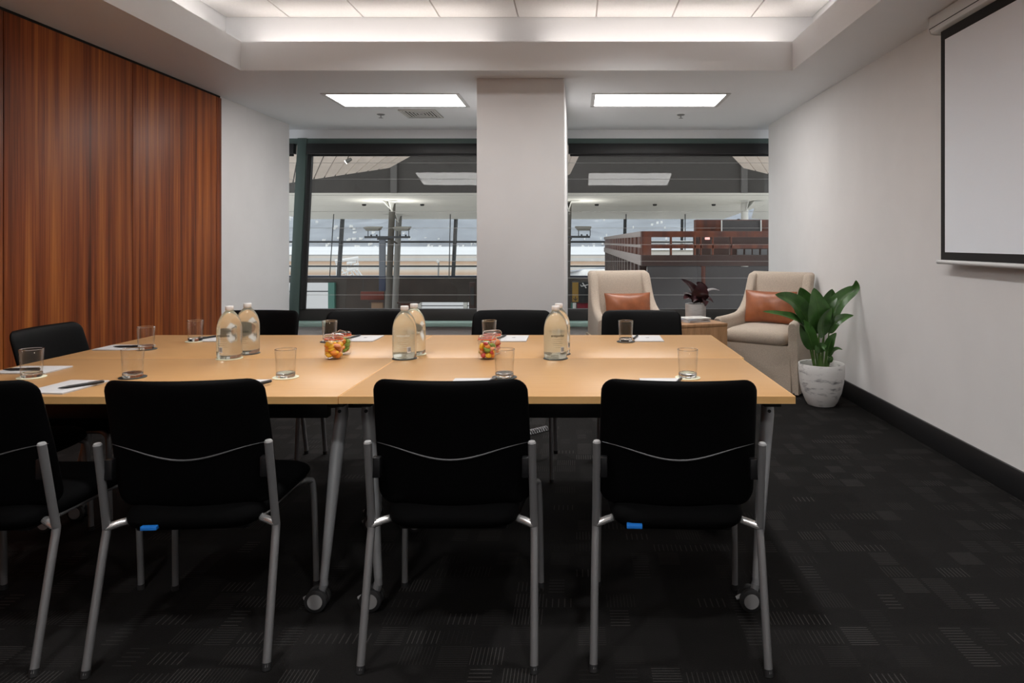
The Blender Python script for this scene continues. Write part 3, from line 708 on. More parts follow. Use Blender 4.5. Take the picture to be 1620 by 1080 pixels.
# ------------------------------------------------------------------ armchairs (local: front is -Y)
def make_armchair():
    t = empty('armchair')
    prof = [(-0.365, 0.575), (-0.345, 0.590), (-0.25, 0.592), (-0.15, 0.597), (-0.05, 0.608), (0.02, 0.628), (0.08, 0.665), (0.13, 0.715), (0.17, 0.775), (0.20, 0.835), (0.225, 0.890), (0.243, 0.930), (0.262, 0.950), (0.30, 0.955)]
    for s in (-1, 1):
        rings = []
        for y, zt in prof:
            k = (0.30 - y) / 0.66; xo = 0.292 + 0.055 * k + 0.03 * max(0, k - 0.5); xi = xo - 0.082 + 0.01 * k
            rings.append([(s*(xo + 0.012), y, 0.02), (s*xo, y, zt - 0.035), (s*(xo - 0.006), y, zt - 0.012), (s*(xo - 0.022), y, zt), (s*(xi + 0.022), y, zt), (s*(xi + 0.006), y, zt - 0.012), (s*xi, y, zt - 0.035), (s*xi, y, 0.02)])
        MB().loft(rings).build('arm', M_LINEN, t, angle=50)
    def bp(u, v, side):
        h = (v + 1) / 2; z = 0.36 + 0.605 * h; hw = 0.275 + 0.022 * h
        r = 0.035; d = max(0.0, (z - 0.965 + r)); x = u * (hw - r + math.sqrt(max(0, r*r - d*d)))
        yc = 0.185 + 0.10 * h + 0.03 * h * h - 0.02 * (1 - u*u)
        th = 0.055 * (max(0, 1 - abs(u)**8) ** 0.5) * (max(0, 1 - abs(v)**10) ** 0.5)
        return Vector((x, yc + (0.02 - th if side > 0 else th + 0.015), z))
    MB().slab(20, 22, bp).build('backrest', M_LINEN, t, angle=60)
    bx('outer_back', M_LINEN, t, -0.285, 0.285, 0.215, 0.325, 0.02, 0.56, 0.02)
    bx('seat_base', M_LINEN, t, -0.30, 0.30, -0.345, 0.25, 0.03, 0.385, 0.015)
    def sp(u, v, side):
        r = 0.05; D = 0.285; d = max(0.0, abs(v*D) - (D - r)); x = u * (0.272 - r + math.sqrt(max(0, r*r - d*d)))
        th = 0.070 * (max(0, 1 - abs(u)**9) ** 0.5) * (max(0, 1 - abs(v)**9) ** 0.5)
        return Vector((x, -0.095 + v*D, 0.440 + side*th + (0.012*(1-u*u)*(1-v*v) if side > 0 else 0)))
    MB().slab(22, 22, sp).build('seat_cushion', M_LINEN, t, angle=60)
    # slipcover skirt with inverted pleats at the front corners
    rings = []
    for i in range(7):
        z = 0.012 + 0.375 * i / 6; fl = 0.022 * (1 - i / 6); nd = 0.05 * (1 - i / 6) ** 0.8
        a, b = 0.358 + fl, 0.360 + fl; bb_ = 0.315 + fl
        rings.append([(-a+0.03, -b, z), (-a+0.045, -b + nd, z), (-a+0.06, -b - 0.003, z), (0, -b - 0.004*(1-i/6), z), (a-0.06, -b - 0.003, z), (a-0.045, -b + nd, z), (a-0.03, -b, z), (a, -b, z),
                      (a, -b+0.03, z), (a-nd, -b+0.045, z), (a, -b+0.06, z), (a-0.02, 0, z), (0.315, bb_, z), (-0.315, bb_, z), (-a+0.02, 0, z), (-a, -b+0.06, z), (-a+nd, -b+0.045, z), (-a, -b+0.03, z), (-a, -b, z)])
    MB().loft(rings).build('skirt', M_LINEN, t, angle=35)
    return t
AC = make_armchair()
AC.location = (1.690, 5.985, 0); AC.rotation_euler = (0, 0, math.radians(-36))
tag(AC, 'beige linen armchair with swooping arms beside the green potted plant', 'armchair', 'pair of linen armchairs')
A2 = copy_tree(AC); A2.location = (0.462, 6.20, 0); A2.rotation_euler = (0, 0, math.radians(12))
tag(A2, 'beige linen armchair with swooping arms next to the white column', 'armchair', 'pair of linen armchairs')
def cushion(arm, dx, dy, dz, rz, lean, wd, ht, label):
    t = empty('leather_cushion', (0, 0, 0), 0, label, 'cushion', 'tan leather lumbar cushions')
    c, s = math.cos(arm.rotation_euler.z), math.sin(arm.rotation_euler.z)
    t.location = (arm.location.x + c*dx - s*dy, arm.location.y + s*dx + c*dy, dz)
    t.rotation_euler = (lean, 0, arm.rotation_euler.z + rz)
    def cpt(u, v, side):
        pin = 1 - 0.07*(1 - u*u) ; pin2 = 1 - 0.05*(1 - v*v)
        th = 0.068 * (max(0, 1 - abs(u)**2.4) ** 0.62) * (max(0, 1 - abs(v)**2.4) ** 0.62)
        wob = 0.004 * math.sin(u*9 + v*4) * (1 - u*u) * (1 - v*v)
        return Vector((u*wd/2*pin2, -side*(th + wob), (v*pin + 1)*ht/2))
    MB().slab(26, 18, cpt).build('cushion_body', M_LEATHER, t, angle=70)
    sm = [cpt(u, v, 1) for u, v in [(-1 + 2*i/16, -1) for i in range(17)] + [(1, -1 + 2*i/10) for i in range(1, 11)] + [(1 - 2*i/16, 1) for i in range(1, 17)] + [(-1, 1 - 2*i/10) for i in range(1, 11)]]
    MB().tube(sm, 0.003, 6).build('edge_seam', M_LEATHER, t)
cushion(AC, -0.02, 0.045, 0.522, 0.05, -0.22, 0.46, 0.285, 'tan leather cushion on the right armchair, partly behind the plant')
cushion(A2, 0.03, 0.045, 0.522, 0.02, -0.22, 0.44, 0.25, 'tan leather cushion on the armchair next to the column')

# ------------------------------------------------------------------ side table, magazines, small plant
st = empty('side_table', (0.86, 5.527, 0), math.radians(18), 'solid oak cube side table between the armchairs', 'side table')
bx('top_panel', M_OAK, st, -0.26, 0.26, -0.26, 0.26, 0.575, 0.600, 0.003)
for i in range(3):
    x0 = -0.258 + i * 0.172
    bx('front_board', M_OAK, st, x0 + 0.0006, x0 + 0.1714, -0.258, -0.236, 0.0, 0.5745, 0.001); bx('back_board', M_OAK, st, x0 + 0.0006, x0 + 0.1714, 0.236, 0.258, 0.0, 0.5745, 0.001)
for s in (-1, 1): bx('side_board', M_OAK, st, s*0.247 - 0.011, s*0.247 + 0.011, -0.235, 0.235, 0.0, 0.5745, 0.001)
cols = [(0.70, 0.70, 0.72), (0.25, 0.38, 0.55), (0.75, 0.74, 0.70)]; zz = 0.6005
for i, (dx, dy, rz, h, lab) in enumerate([(-0.085, -0.105, 0.12, 0.012, 'bottom magazine of the small pile on the side table'), (-0.090, -0.100, 0.30, 0.010, 'middle blue magazine of the small pile on the side table'), (-0.080, -0.100, 0.05, 0.009, 'top white magazine of the small pile on the side table')]):
    t = empty('magazine', (1.025 + dx, 5.575 + dy, zz), rz + 0.3, lab, 'magazine', 'magazines on the side table')
    bx('pages', M_PAPER, t, -0.104, 0.104, -0.079, 0.079, 0.0008, h - 0.0008)
    bx('cover', mat('magazine_cover', cols[i], 0.35, var=0.35, scale=18), t, -0.106, 0.106, -0.081, 0.081, h - 0.0008, h); bx('back_cover', M_PAPER, t, -0.106, 0.106, -0.081, 0.081, 0, 0.0008)
    zz += h + 0.0003
def leaf_mesh(path, width, up, cup=0.25, wave=0.0, n=12, tipw=0.0):
    """blade following a path; up = direction the blade's upper face looks"""
    pts = smooth_path(path, 5) if len(path) > 2 else [Vector(path[0]).lerp(Vector(path[1]), i/10) for i in range(11)]
    m = len(pts); mb = MB(); up = Vector(up); K = 4; rows = []
    for i, p in enumerate(pts):
        t = i / (m - 1); tan = (pts[min(i+1, m-1)] - pts[max(i-1, 0)]).normalized()
        side = tan.cross(up).normalized(); nrm = side.cross(tan).normalized()
        w_ = width * (math.sin(math.pi * min(1, t**0.72 * 0.96 + 0.04)) ** 0.85) * (1 - 0.15 * t) + 0.0006
        row = []
        for k in range(-K, K + 1):
            q = k / K
            row.append(p + side * (q * w_ / 2) + nrm * (cup * abs(q) * w_ / 2 + wave * w_ * math.sin(t * 14 + q * 2) * abs(q)))
        rows.append((row, nrm))
    top = len(mb.v); C = 2*K + 1
    for row, nrm in rows: mb.v += [tuple(x) for x in row]
    bot = len(mb.v)
    for row, nrm in rows: mb.v += [tuple(x - nrm * 0.0011) for x in row]
    for i in range(m - 1):
        for k in range(C - 1):
            a, b, c, d = i*C+k, i*C+k+1, (i+1)*C+k+1, (i+1)*C+k
            mb.f.append((top+a, top+b, top+c, top+d)); mb.f.append((bot+a, bot+d, bot+c, bot+b))
        for k in (0, C - 1): mb.f.append((top+i*C+k, top+(i+1)*C+k, bot+(i+1)*C+k, bot+i*C+k))
    for k in range(C - 1):
        mb.f.append((top+k, top+k+1, bot+k+1, bot+k)); e = (m-1)*C; mb.f.append((top+e+k, top+e+k+1, bot+e+k+1, bot+e+k))
    return mb, pts, [r[1] for r in rows]
PX, PY = 0.998, 5.72
sp_ = empty('potted_plant', (PX, PY, 0.6005), 0, 'small burgundy-leaved plant in a grey ribbed pot on the side table', 'plant')
MB().lathe([(0.076, 0.0), (0.083, 0.004), (0.085, 0.02), (0.086, 0.118), (0.083, 0.121), (0.079, 0.118), (0.078, 0.100)], 36).build('pot', M_GREYPOT, sp_)
MB().lathe([(0.0785, 0.095), (0.0785, 0.102), (0.03, 0.106)], 30).build('soil', M_SOIL, sp_)
def q6(x, y, dy=0.0):   # detail-crop coordinates to the plant's own frame
    p = at(890 + x/6.0, 420 + y/6.0, PY + dy); return p - Vector((PX, PY, 0.6005))
for (pth, wd, up, mm) in [
    ([q6(1275,350), q6(1262,260,-0.02), q6(1215,185,-0.04), q6(1128,128,-0.05)], 0.075, (0.4,-1,0.35), M_BURG),
    ([q6(1290,350), q6(1300,290,-0.05), q6(1310,220,-0.07), q6(1300,158,-0.06)], 0.135, (0.1,-1,0.2), M_BURG),
    ([q6(1320,340,0.02), q6(1360,255,0.01), q6(1420,225), q6(1495,238,-0.03)], 0.040, (0.1,-0.5,1), M_GREYLEAF),
    ([q6(1260,340), q6(1235,290,-0.03), q6(1190,265,-0.06), q6(1145,262,-0.08)], 0.040, (0,-0.6,1), M_GREYLEAF),
    ([q6(1255,345), q6(1225,305,-0.04), q6(1185,295,-0.07), q6(1150,322,-0.09)], 0.085, (-0.2,-0.8,0.7), M_BURG),
    ([q6(1330,345), q6(1360,305,-0.02), q6(1395,315,-0.04), q6(1432,352,-0.06)], 0.040, (0.3,-0.7,0.7), M_BURG),
    ([q6(1280,345,0.05), q6(1265,270,0.06), q6(1240,235,0.06), q6(1200,225,0.04)], 0.080, (0,-0.7,0.8), M_GREYLEAF),
    ([q6(1330,345), q6(1350,330,-0.06), q6(1358,345,-0.085), q6(1352,388,-0.10)], 0.060, (0.3,-1,0.4), M_BURG),
    ([q6(1300,345), q6(1285,320,-0.05), q6(1265,312,-0.085), q6(1240,345,-0.10)], 0.060, (-0.1,-0.9,0.6), M_BURG),
    ([q6(1310,345,0.04), q6(1330,250,0.06), q6(1310,190,0.06), q6(1270,158,0.05)], 0.090, (-0.2,-1,0.2), M_BURG)]:
    g, pts, _ = leaf_mesh(pth, wd * 1.15, up, 0.2, 0.03); g.build('leaf', mm, sp_, angle=80)

# ------------------------------------------------------------------ large floor plant
FX, FY = 1.862, 5.19
fp_ = empty('potted_plant', (FX, FY, 0), 0, 'tall broad-leaved green plant in a streaked white pot on the floor', 'plant')
MB().lathe([(0.085, 0.0), (0.100, 0.004), (0.116, 0.03), (0.145, 0.10), (0.161, 0.18), (0.167, 0.26), (0.168, 0.312), (0.165, 0.318), (0.158, 0.316), (0.155, 0.305), (0.153, 0.26)], 48).build('pot', M_MARBLE, fp_)
MB().lathe([(0.1535, 0.262), (0.1535, 0.272), (0.06, 0.278)], 40).build('soil', M_SOIL, fp_)
def q4(x, y, dy=0.0):
    p = at(1200 + x/4.5, 420 + y/4.5, FY + dy); return p - Vector((FX, FY, 0))
def green_leaf(stem, pth, wd, up, cup=0.28):
    g, pts, nr = leaf_mesh(pth, wd * 1.25, up, cup, 0.025); lf = g.build('leaf', M_LEAF, fp_, angle=80)
    MB().tube([p + n * 0.0005 for p, n in zip(pts, nr)], [max(0.0004, 0.0032 * (1 - i / len(pts))) for i in range(len(pts))], 6).build('midrib', M_STEM, lf)
    s_ = smooth_path(stem + [pth[0]], 5); MB().tube(s_, [0.0085 - 0.0045 * i / len(s_) for i in range(len(s_))], 8).build('stem', M_STEM, fp_)
B = lambda x, d=0.0: q4(x, 745, d)
for stem, pth, wd, up, cup in [
    ([B(395), q4(385,600)], [q4(365,430,-0.02), q4(310,330,-0.05), q4(230,245,-0.09), q4(118,207,-0.12)], 0.150, (0.3,-0.9,0.55), 0.25),
    ([B(400,-0.03), q4(370,600,-0.05)], [q4(330,470,-0.08), q4(270,390,-0.12), q4(160,350,-0.15), q4(28,326,-0.17)], 0.085, (0.1,-0.5,0.9), 0.35),
    ([B(405,-0.05), q4(392,650,-0.06)], [q4(388,600,-0.08), q4(360,500,-0.10), q4(330,430,-0.09), q4(300,390,-0.06)], 0.100, (-0.5,-1,0.1), 0.35),
    ([B(435,-0.03), q4(430,620,-0.03)], [q4(432,480,-0.06), q4(430,370,-0.10), q4(415,260,-0.11), q4(395,158,-0.08)], 0.165, (0.15,-1,0.1), 0.20),
    ([B(455,0.03), q4(460,600,0.04)], [q4(470,440,0.04), q4(490,330,0.06), q4(505,240,0.06), q4(525,166,0.05)], 0.150, (0.1,-1,0.15), 0.20),
    ([B(420,0.04), q4(400,560,0.06)], [q4(380,430,0.08), q4(350,320,0.10), q4(325,230,0.09), q4(296,155,0.07)], 0.150, (-0.2,-1,0.2), 0.18),
    ([B(465), q4(490,560,0.01)], [q4(510,420,0.02), q4(545,300,0.03), q4(610,225,0.02), q4(690,165,0.0), q4(694,103,-0.01)], 0.110, (-0.5,-0.8,0.5), 0.35),
    ([B(470,-0.02), q4(490,580,-0.02)], [q4(500,480,-0.03), q4(545,410,-0.05), q4(610,370,-0.06), q4(677,354,-0.07)], 0.075, (-0.3,-0.7,0.7), 0.3),
    ([B(480,-0.03), q4(485,680,-0.04)], [q4(492,610,-0.05), q4(505,560,-0.07), q4(525,515,-0.08), q4(555,478,-0.07)], 0.060, (-0.5,-0.9,0.1), 0.35),
    ([B(485,0.0), q4(495,690)], [q4(500,650,-0.01), q4(525,608,-0.02), q4(560,590,-0.03), q4(598,598,-0.04)], 0.034, (-0.2,-0.6,0.8), 0.3),
    ([B(445,-0.06), q4(440,660,-0.08)], [q4(438,620,-0.09), q4(440,590,-0.11), q4(455,575,-0.12), q4(485,570,-0.12)], 0.070, (0,-0.9,0.5), 0.3),
    ([B(430,0.0), q4(425,560,0.0)], [q4(440,420,0.0), q4(470,330,-0.04), q4(500,280,-0.07), q4(560,225,-0.08)], 0.120, (-0.4,-0.9,0.2), 0.3),
    ([B(490,0.02), q4(500,700)], [q4(505,690,-0.01), q4(512,670,-0.02), q4(518,655,-0.02), q4(515,640,-0.02)], 0.030, (0,-1,0.2), 0.3),
    ([B(450,-0.04), q4(455,560,-0.05)], [q4(465,500,-0.06), q4(455,440,-0.10), q4(470,380,-0.13), q4(520,300,-0.13)], 0.110, (0.3,-1,0.2), 0.3)]:
    green_leaf(stem, pth, wd, up, cup)

# ------------------------------------------------------------------ terminal hall beyond the glass
M_HDARK = mat('hall_dark_ribbed_bulkhead', (0.040, 0.036, 0.032), 0.8, var=0.2, scale=3, stretch=(1, 1, 24))
M_HSOFF = mat('hall_white_soffit', (0.90, 0.89, 0.84), 0.7)
M_HRAFT = mat('hall_raft_boards', (0.66, 0.58, 0.52), 0.7, var=0.08, scale=2)
M_HCOL = mat('hall_column_grey', (0.085, 0.08, 0.07), 0.6); M_HCOL2 = mat('hall_column_light', (0.22, 0.22, 0.21), 0.6)
M_HWHITE = mat('hall_white_steel', (0.75, 0.75, 0.72), 0.5)
M_MULL = mat('hall_mullion', (0.035, 0.040, 0.045), 0.5); M_NAVY = mat('navy_panel', (0.010, 0.018, 0.045), 0.5); M_BANNER = mat('grey_blue_banner', (0.12, 0.135, 0.16), 0.5)
M_HWALL = mat('hall_low_wall', (0.042, 0.034, 0.029), 0.7, var=0.3, scale=0.8)
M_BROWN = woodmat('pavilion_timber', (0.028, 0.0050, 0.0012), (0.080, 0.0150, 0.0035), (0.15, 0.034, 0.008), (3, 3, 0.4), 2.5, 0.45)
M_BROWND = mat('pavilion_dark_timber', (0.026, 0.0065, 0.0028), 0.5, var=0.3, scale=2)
M_COPE = mat('pavilion_coping', (0.30, 0.26, 0.245), 0.6); M_SMOKE = mat('smoked_panel', (0.034, 0.030, 0.030), 0.5)
M_HFLOOR = mat('hall_floor', (0.66, 0.63, 0.58), 0.5)
struct(bx('hall_floor', M_HFLOOR, None, -16, 14, 8.4, 31, -4.2, -4.0))
def P3(name, m, parent, px0, px1, py0, py1, Y, th, bevel=0.0):
    a, b = at(px0, py1, Y), at(px1, py0, Y)
    return bx(name, m, parent, a.x, b.x, Y, Y + th, a.z, b.z, bevel)
struct(P3('hall_bulkhead', M_HDARK, None, 300, 1330, 120, 305, 20, 0.4))
for px in (622.5, 1178): P3('post', mat('bulkhead_post', (0.085, 0.08, 0.075), 0.7), bpy.data.objects['hall_bulkhead'], px - 5, px + 5, 150, 305, 19.9, 0.1)
sof = empty('hall_soffit', (0, 0, 0)); sof['kind'] = 'structure'
edges = [20.0, 21.9, 24.0, 26.8, 30.2]
def sz(Y): return 2.666 - 0.0426 * (Y - 20)
for a, b in zip(edges[:-1], edges[1:]):
    a += 0.012; b -= 0.012
    MB().hexa([(-12, a, sz(a)), (6.5, a, sz(a)), (6.5, b, sz(b)), (-12, b, sz(b)), (-12, a, sz(a)+0.1), (6.5, a, sz(a)+0.1), (6.5, b, sz(b)+0.1), (-12, b, sz(b)+0.1)]).build('soffit_board', M_HSOFF, sof, False)
MB().hexa([(-12, 20.45, sz(20.45)+0.11), (6.5, 20.45, sz(20.45)+0.11), (6.5, 30.2, sz(30.2)+0.11), (-12, 30.2, sz(30.2)+0.11), (-12, 20.45, sz(20.45)+0.2), (6.5, 20.45, sz(20.45)+0.2), (6.5, 30.2, sz(30.2)+0.2), (-12, 30.2, sz(30.2)+0.2)]).build('soffit_backing', M_MULL, sof, False)
for px, lab in ((576, 'left of the first hall column'), (668, 'right of the first hall column'), (944, 'left one over the timber pavilion'), (1036, 'middle one over the timber pavilion'), (1129, 'right one over the timber pavilion')):
    p = at(px, 328, 23.4); z = sz(23.4)
    t = empty('downlight', (p.x, 23.4, z), 0, 'tiny black downlight in the white hall soffit, ' + lab, 'downlight', 'black downlights in the hall soffit')
    MB().lathe([(0.07, 0.02), (0.075, -0.03), (0.05, -0.06), (0.02, -0.06)], 14).build('housing', M_BLACKPL, t)
# slatted rafts of the upper hall ceiling
def raft(A, Bq, Cq, D, n, label):
    A, Bq, Cq, D = map(Vector, (A, Bq, Cq, D)); c = (A + Bq + Cq + D) / 4
    t = empty('ceiling_raft', c, 0, label, 'ceiling raft', 'pale boarded rafts under the hall roof')
    for i in range(n):
        s0, s1 = i / n + 0.006, (i + 1) / n - 0.006
        a, b, cc_, d = A.lerp(Bq, s0) - c, A.lerp(Bq, s1) - c, D.lerp(Cq, s1) - c, D.lerp(Cq, s0) - c
        MB().quad(a, b, cc_, d, -0.06).build('board', M_HRAFT, t, False)
raft(at(430, 215, 15.5), at(690, 222, 15.5), at(617, 262, 17.5), at(432, 290, 18.5), 11, 'pale boarded raft at the upper left of the left window')
raft(at(1130, 215, 15.5), at(1330, 215, 15.5), at(1330, 300, 18.5), at(1175, 262, 17.5), 8, 'pale boarded raft at the upper right of the right window')
raft(at(870, 215, 15.5), at(930, 215, 15.5), at(902, 272, 17.5), at(862, 292, 18.5), 4, 'pale boarded raft just right of the white column')
sl = empty('spotlight', at(549, 256, 15.8), 0, 'small lit spotlight under the left ceiling raft', 'spotlight')
MB().tube([(0, 0.1, 0.14), (0, 0.02, 0.05)], 0.012, 8).build('bracket', M_HCOL, sl); MB().tube([(0.10, 0, 0.07), (-0.02, 0, 0.0)], [0.035, 0.05], 12).build('body', M_HCOL, sl); MB().tube([(-0.02, 0, 0.0), (-0.03, 0, -0.006)], 0.045, 12).build('lens', emit('spot_lens', (1, 0.97, 0.9), 6), sl)
wp = MB().quad(at(1203, 304, 21), at(1290, 230, 21), at(1290, 352, 29), at(1190, 346, 29), 0.05).build('side_soffit', M_HSOFF, None, False); struct(wp)
def hcol(px_t, px_b, Y, dia, m, label, z1=None):
    top = sz(Y); a = at(px_b, 437, Y); b = at(px_t, 330, Y)
    k = (b.x - a.x) / (b.z - a.z); x0 = a.x + k * (-4 - a.z); x1 = a.x + k * (top - a.z)
    t = empty('hall_column', (x0, Y, -4), 0, label, 'column', 'round columns of the terminal hall')
    MB().tube([(0, 0, 0), (x1 - x0, 0, top + 4)], dia / 2, 20).build('shaft', m, t)
    MB().tube([(0, 0, 0), (0, 0, 1.2)], dia / 2 + 0.05, 20).build('base_sleeve', m, t)
    for s in (-1, 1):
        MB().quad((x1-x0 + s*0.05, -0.06, top + 3.98), (x1-x0 + s*0.40, -0.9, top + 4.02), (x1-x0 + s*0.10, -0.9, top + 4.02), (x1-x0 - s*0.02, -0.08, top + 3.70), 0.03).build('head_strut', M_HWHITE, t, False)
hcol(620.5, 616, 23.0, 0.21, M_HCOL, 'dark grey hall column in the middle of the left window')
hcol(631.5, 627, 28.3, 0.25, M_HCOL2, 'lighter grey hall column close behind the dark one')
hcol(899, 897, 23.0, 0.22, M_HCOL, 'grey hall column at the left edge of the right window')
hcol(1178, 1178, 23.0, 0.24, M_HWHITE, 'white hall column above the timber pavilion')
# far glazing of the hall
fg = empty('hall_glazing', (0, 30, 0)); fg['kind'] = 'structure'
zb_, zt_ = at(0, 437, 30).z, sz(30)
def lean(x, z): return (x, (z - zb_) * 0.10, z)
for px in (360, 448, 538, 628, 719, 810, 899, 989, 1080, 1170, 1260):
    a = at(px, 400, 30); MB().bar(lean(a.x - 0.06, zb_ - 0.1), lean(a.x + 0.02, zt_), 0.11, 0.16).build('mullion', M_MULL, fg)
for py, h in ((382.5, 0.045), (421, 0.035)):
    z = at(0, py, 30).z; MB().bar((-16, (z - zb_)*0.1, z), (11, (z - zb_)*0.1, z), 0.1, h*2).build('transom', M_MULL, fg)
MB().box(-16, 11, -0.15, 0.15, zb_ - 0.12, zb_ + 0.03).build('bottom_rail', M_NAVY, fg)
for i, (p0, p1) in enumerate(zip((360, 448, 538, 628, 719, 810, 899, 989, 1080, 1170), (448, 538, 628, 719, 810, 899, 989, 1080, 1170, 1260))):
    a, b = at(p0, 400, 30).x, at(p1, 400, 30).x
    MB().hexa([lean(a, zb_), lean(b, zb_), (b, 0.02, zb_), (a, 0.02, zb_), lean(a, zt_), lean(b, zt_), (b, (zt_-zb_)*0.1+0.02, zt_), (a, (zt_-zb_)*0.1+0.02, zt_)]).build('pane', M_PANE, fg, False)
for pt, pb, lab in ((528, 521.5, 'left of the hall glazing'), (712.5, 710.5, 'by the right end of the left window'), (990.5, 990, 'left one in the right window'), (1084, 1083.5, 'right one in the right window')):
    a, b = at(pt, 322, 27.5), at(pb, 438, 27.5)
    t = empty('hanging_rod', b, 0, 'thin dark vertical rod, ' + lab, 'rod', 'thin rods in front of the hall glazing'); top = Vector((a.x, 27.5, sz(27.5))) - b
    MB().tube([(0, 0, 0), top], 0.020, 8).build('rod', M_MULL, t); MB().tube([(0, 0, -0.05), (0, 0, 0.05)], 0.04, 10).build('end_fitting', M_MULL, t)
# low wall under the glazing, with openings
lwall = empty('hall_low_wall', (0, 0, 0)); lwall['kind'] = 'structure'
def lw(px0, px1, py0, py1): return P3('wall_part', M_HWALL, lwall, px0, px1, py0, py1, 29.7, 0.3)
lw(530, 660, 439, 560); lw(660, 742, 439, 478); lw(742, 1300, 439, 560); lw(660, 742, 490, 560); lw(300, 530, 439, 447); lw(300, 530, 490, 560)
P3('wall_transom', M_MULL, lwall, 300, 530, 460, 461.6, 29.75, 0.1)
P3('green_post', mat('green_post', (0.05, 0.17, 0.14), 0.5), lwall, 519, 529, 447, 490, 29.5, 0.2)
P3('window_post', M_HWHITE, lwall, 660, 666, 478, 490, 29.72, 0.2); P3('window_post', M_HWHITE, lwall, 733, 739, 478, 490, 29.72, 0.2); P3('window_transom', M_MULL, lwall, 660, 742, 483.2, 484.2, 29.75, 0.1)
def sign(name, px0, px1, py0, py1, Y, m, label, cat):
    a, b = at(px0, py1, Y), at(px1, py0, Y)
    t = empty(name, ((a.x+b.x)/2, Y, a.z), 0, label, cat); h = (b.x-a.x)/2
    bx('board', m, t, -h, h, -0.05, 0.05, 0, b.z - a.z, 0.01); return t, h, b.z - a.z
t, h, v = sign('hanging_sign', 571, 607.5, 461, 474, 27, mat('rust_red_board', (0.12, 0.022, 0.012), 0.6), 'rust red sign board hanging under the hall glazing', 'sign')
for s in (-1, 1): MB().tube([(s*h*0.8, 0, v), (s*h*0.8, 0, v + 0.55)], 0.012, 6).build('hanger', M_MULL, t)
t, h, v = sign('information_kiosk', 588, 606, 478, 560, 26.5, mat('tan_kiosk', (0.20, 0.12, 0.07), 0.6), 'tan kiosk behind the rust red sign', 'kiosk')
bx('cap', M_BROWND, t, -h - 0.1, h + 0.1, -0.1, 0.1, v, v + 0.06)
t, h, v = sign('red_frame_board', 743, 752, 446, 490, 27.5, M_BROWND, 'dark red board at the right edge of the left window', 'board')
bx('inset', M_RUBBER, t, -h*0.6, h*0.6, -0.07, -0.05, 0.2, v - 0.2)
t, h, v = sign('brown_counter', 634, 660, 479.5, 560, 27.5, M_BROWN, 'low brown counter left of the bright slit window', 'counter')
bx('counter_top', M_BROWND, t, -h - 0.1, h + 0.1, -0.2, 0.1, v, v + 0.05)
# yellow direction sign with arrow and aircraft emblem on a dark panel
a, b = at(904.5, 478, 24), at(934, 445.5, 24)
ys_ = empty('direction_sign', ((a.x+b.x)/2, 24, a.z), 0, 'hall sign with yellow arrow strip and white aircraft emblem on dark panel', 'sign')
h, v = (b.x-a.x)/2, b.z-a.z
bx('dark_panel', mat('sign_charcoal', (0.012, 0.014, 0.016), 0.5), ys_, -h, h, -0.04, 0.04, 0, v, 0.01)
bx('yellow_strip', mat('sign_yellow', (0.34, 0.20, 0.035), 0.5), ys_, -h + 0.02, -h + 0.235, -0.055, -0.04, 0.02, v - 0.02)
ar = MB(); ax = -h + 0.128; ar.box(ax - 0.014, ax + 0.014, -0.06, -0.055, 0.09, 0.21)
ar.bar((ax - 0.07, -0.0575, 0.14), (ax + 0.008, -0.0575, 0.062), 0.005, 0.026); ar.bar((ax + 0.07, -0.0575, 0.14), (ax - 0.008, -0.0575, 0.062), 0.005, 0.026); ar.build('arrow', M_INK, ys_, False)
pl = MB(); px_ = 0.12; pz = v - 0.13
pl.bar((px_ - 0.12, -0.045, pz - 0.03), (px_ + 0.13, -0.045, pz + 0.03), 0.006, 0.03); pl.bar((px_, -0.045, pz), (px_ - 0.07, -0.045, pz + 0.09), 0.006, 0.035); pl.bar((px_, -0.045, pz), (px_ + 0.06, -0.045, pz - 0.09), 0.006, 0.035); pl.bar((px_ - 0.11, -0.045, pz - 0.03), (px_ - 0.14, -0.045, pz + 0.03), 0.006, 0.02)
pl.build('aircraft_emblem', M_LABELW, ys_, False)
t, h, v = sign('red_counter', 913, 935, 479, 560, 25.5, mat('red_counter', (0.30, 0.012, 0.03), 0.5), 'red counter below the yellow arrow sign', 'counter'); bx('ledge', M_BROWND, t, -h, h, -0.15, 0.05, v, v + 0.03)
t, h, v = sign('white_stand', 906, 911.5, 479, 560, 25.2, M_HWHITE, 'narrow white stand beside the red counter', 'stand'); bx('green_edge', bpy.data.materials['green_post'], t, -h - 0.06, -h, -0.05, 0.05, 0, v)
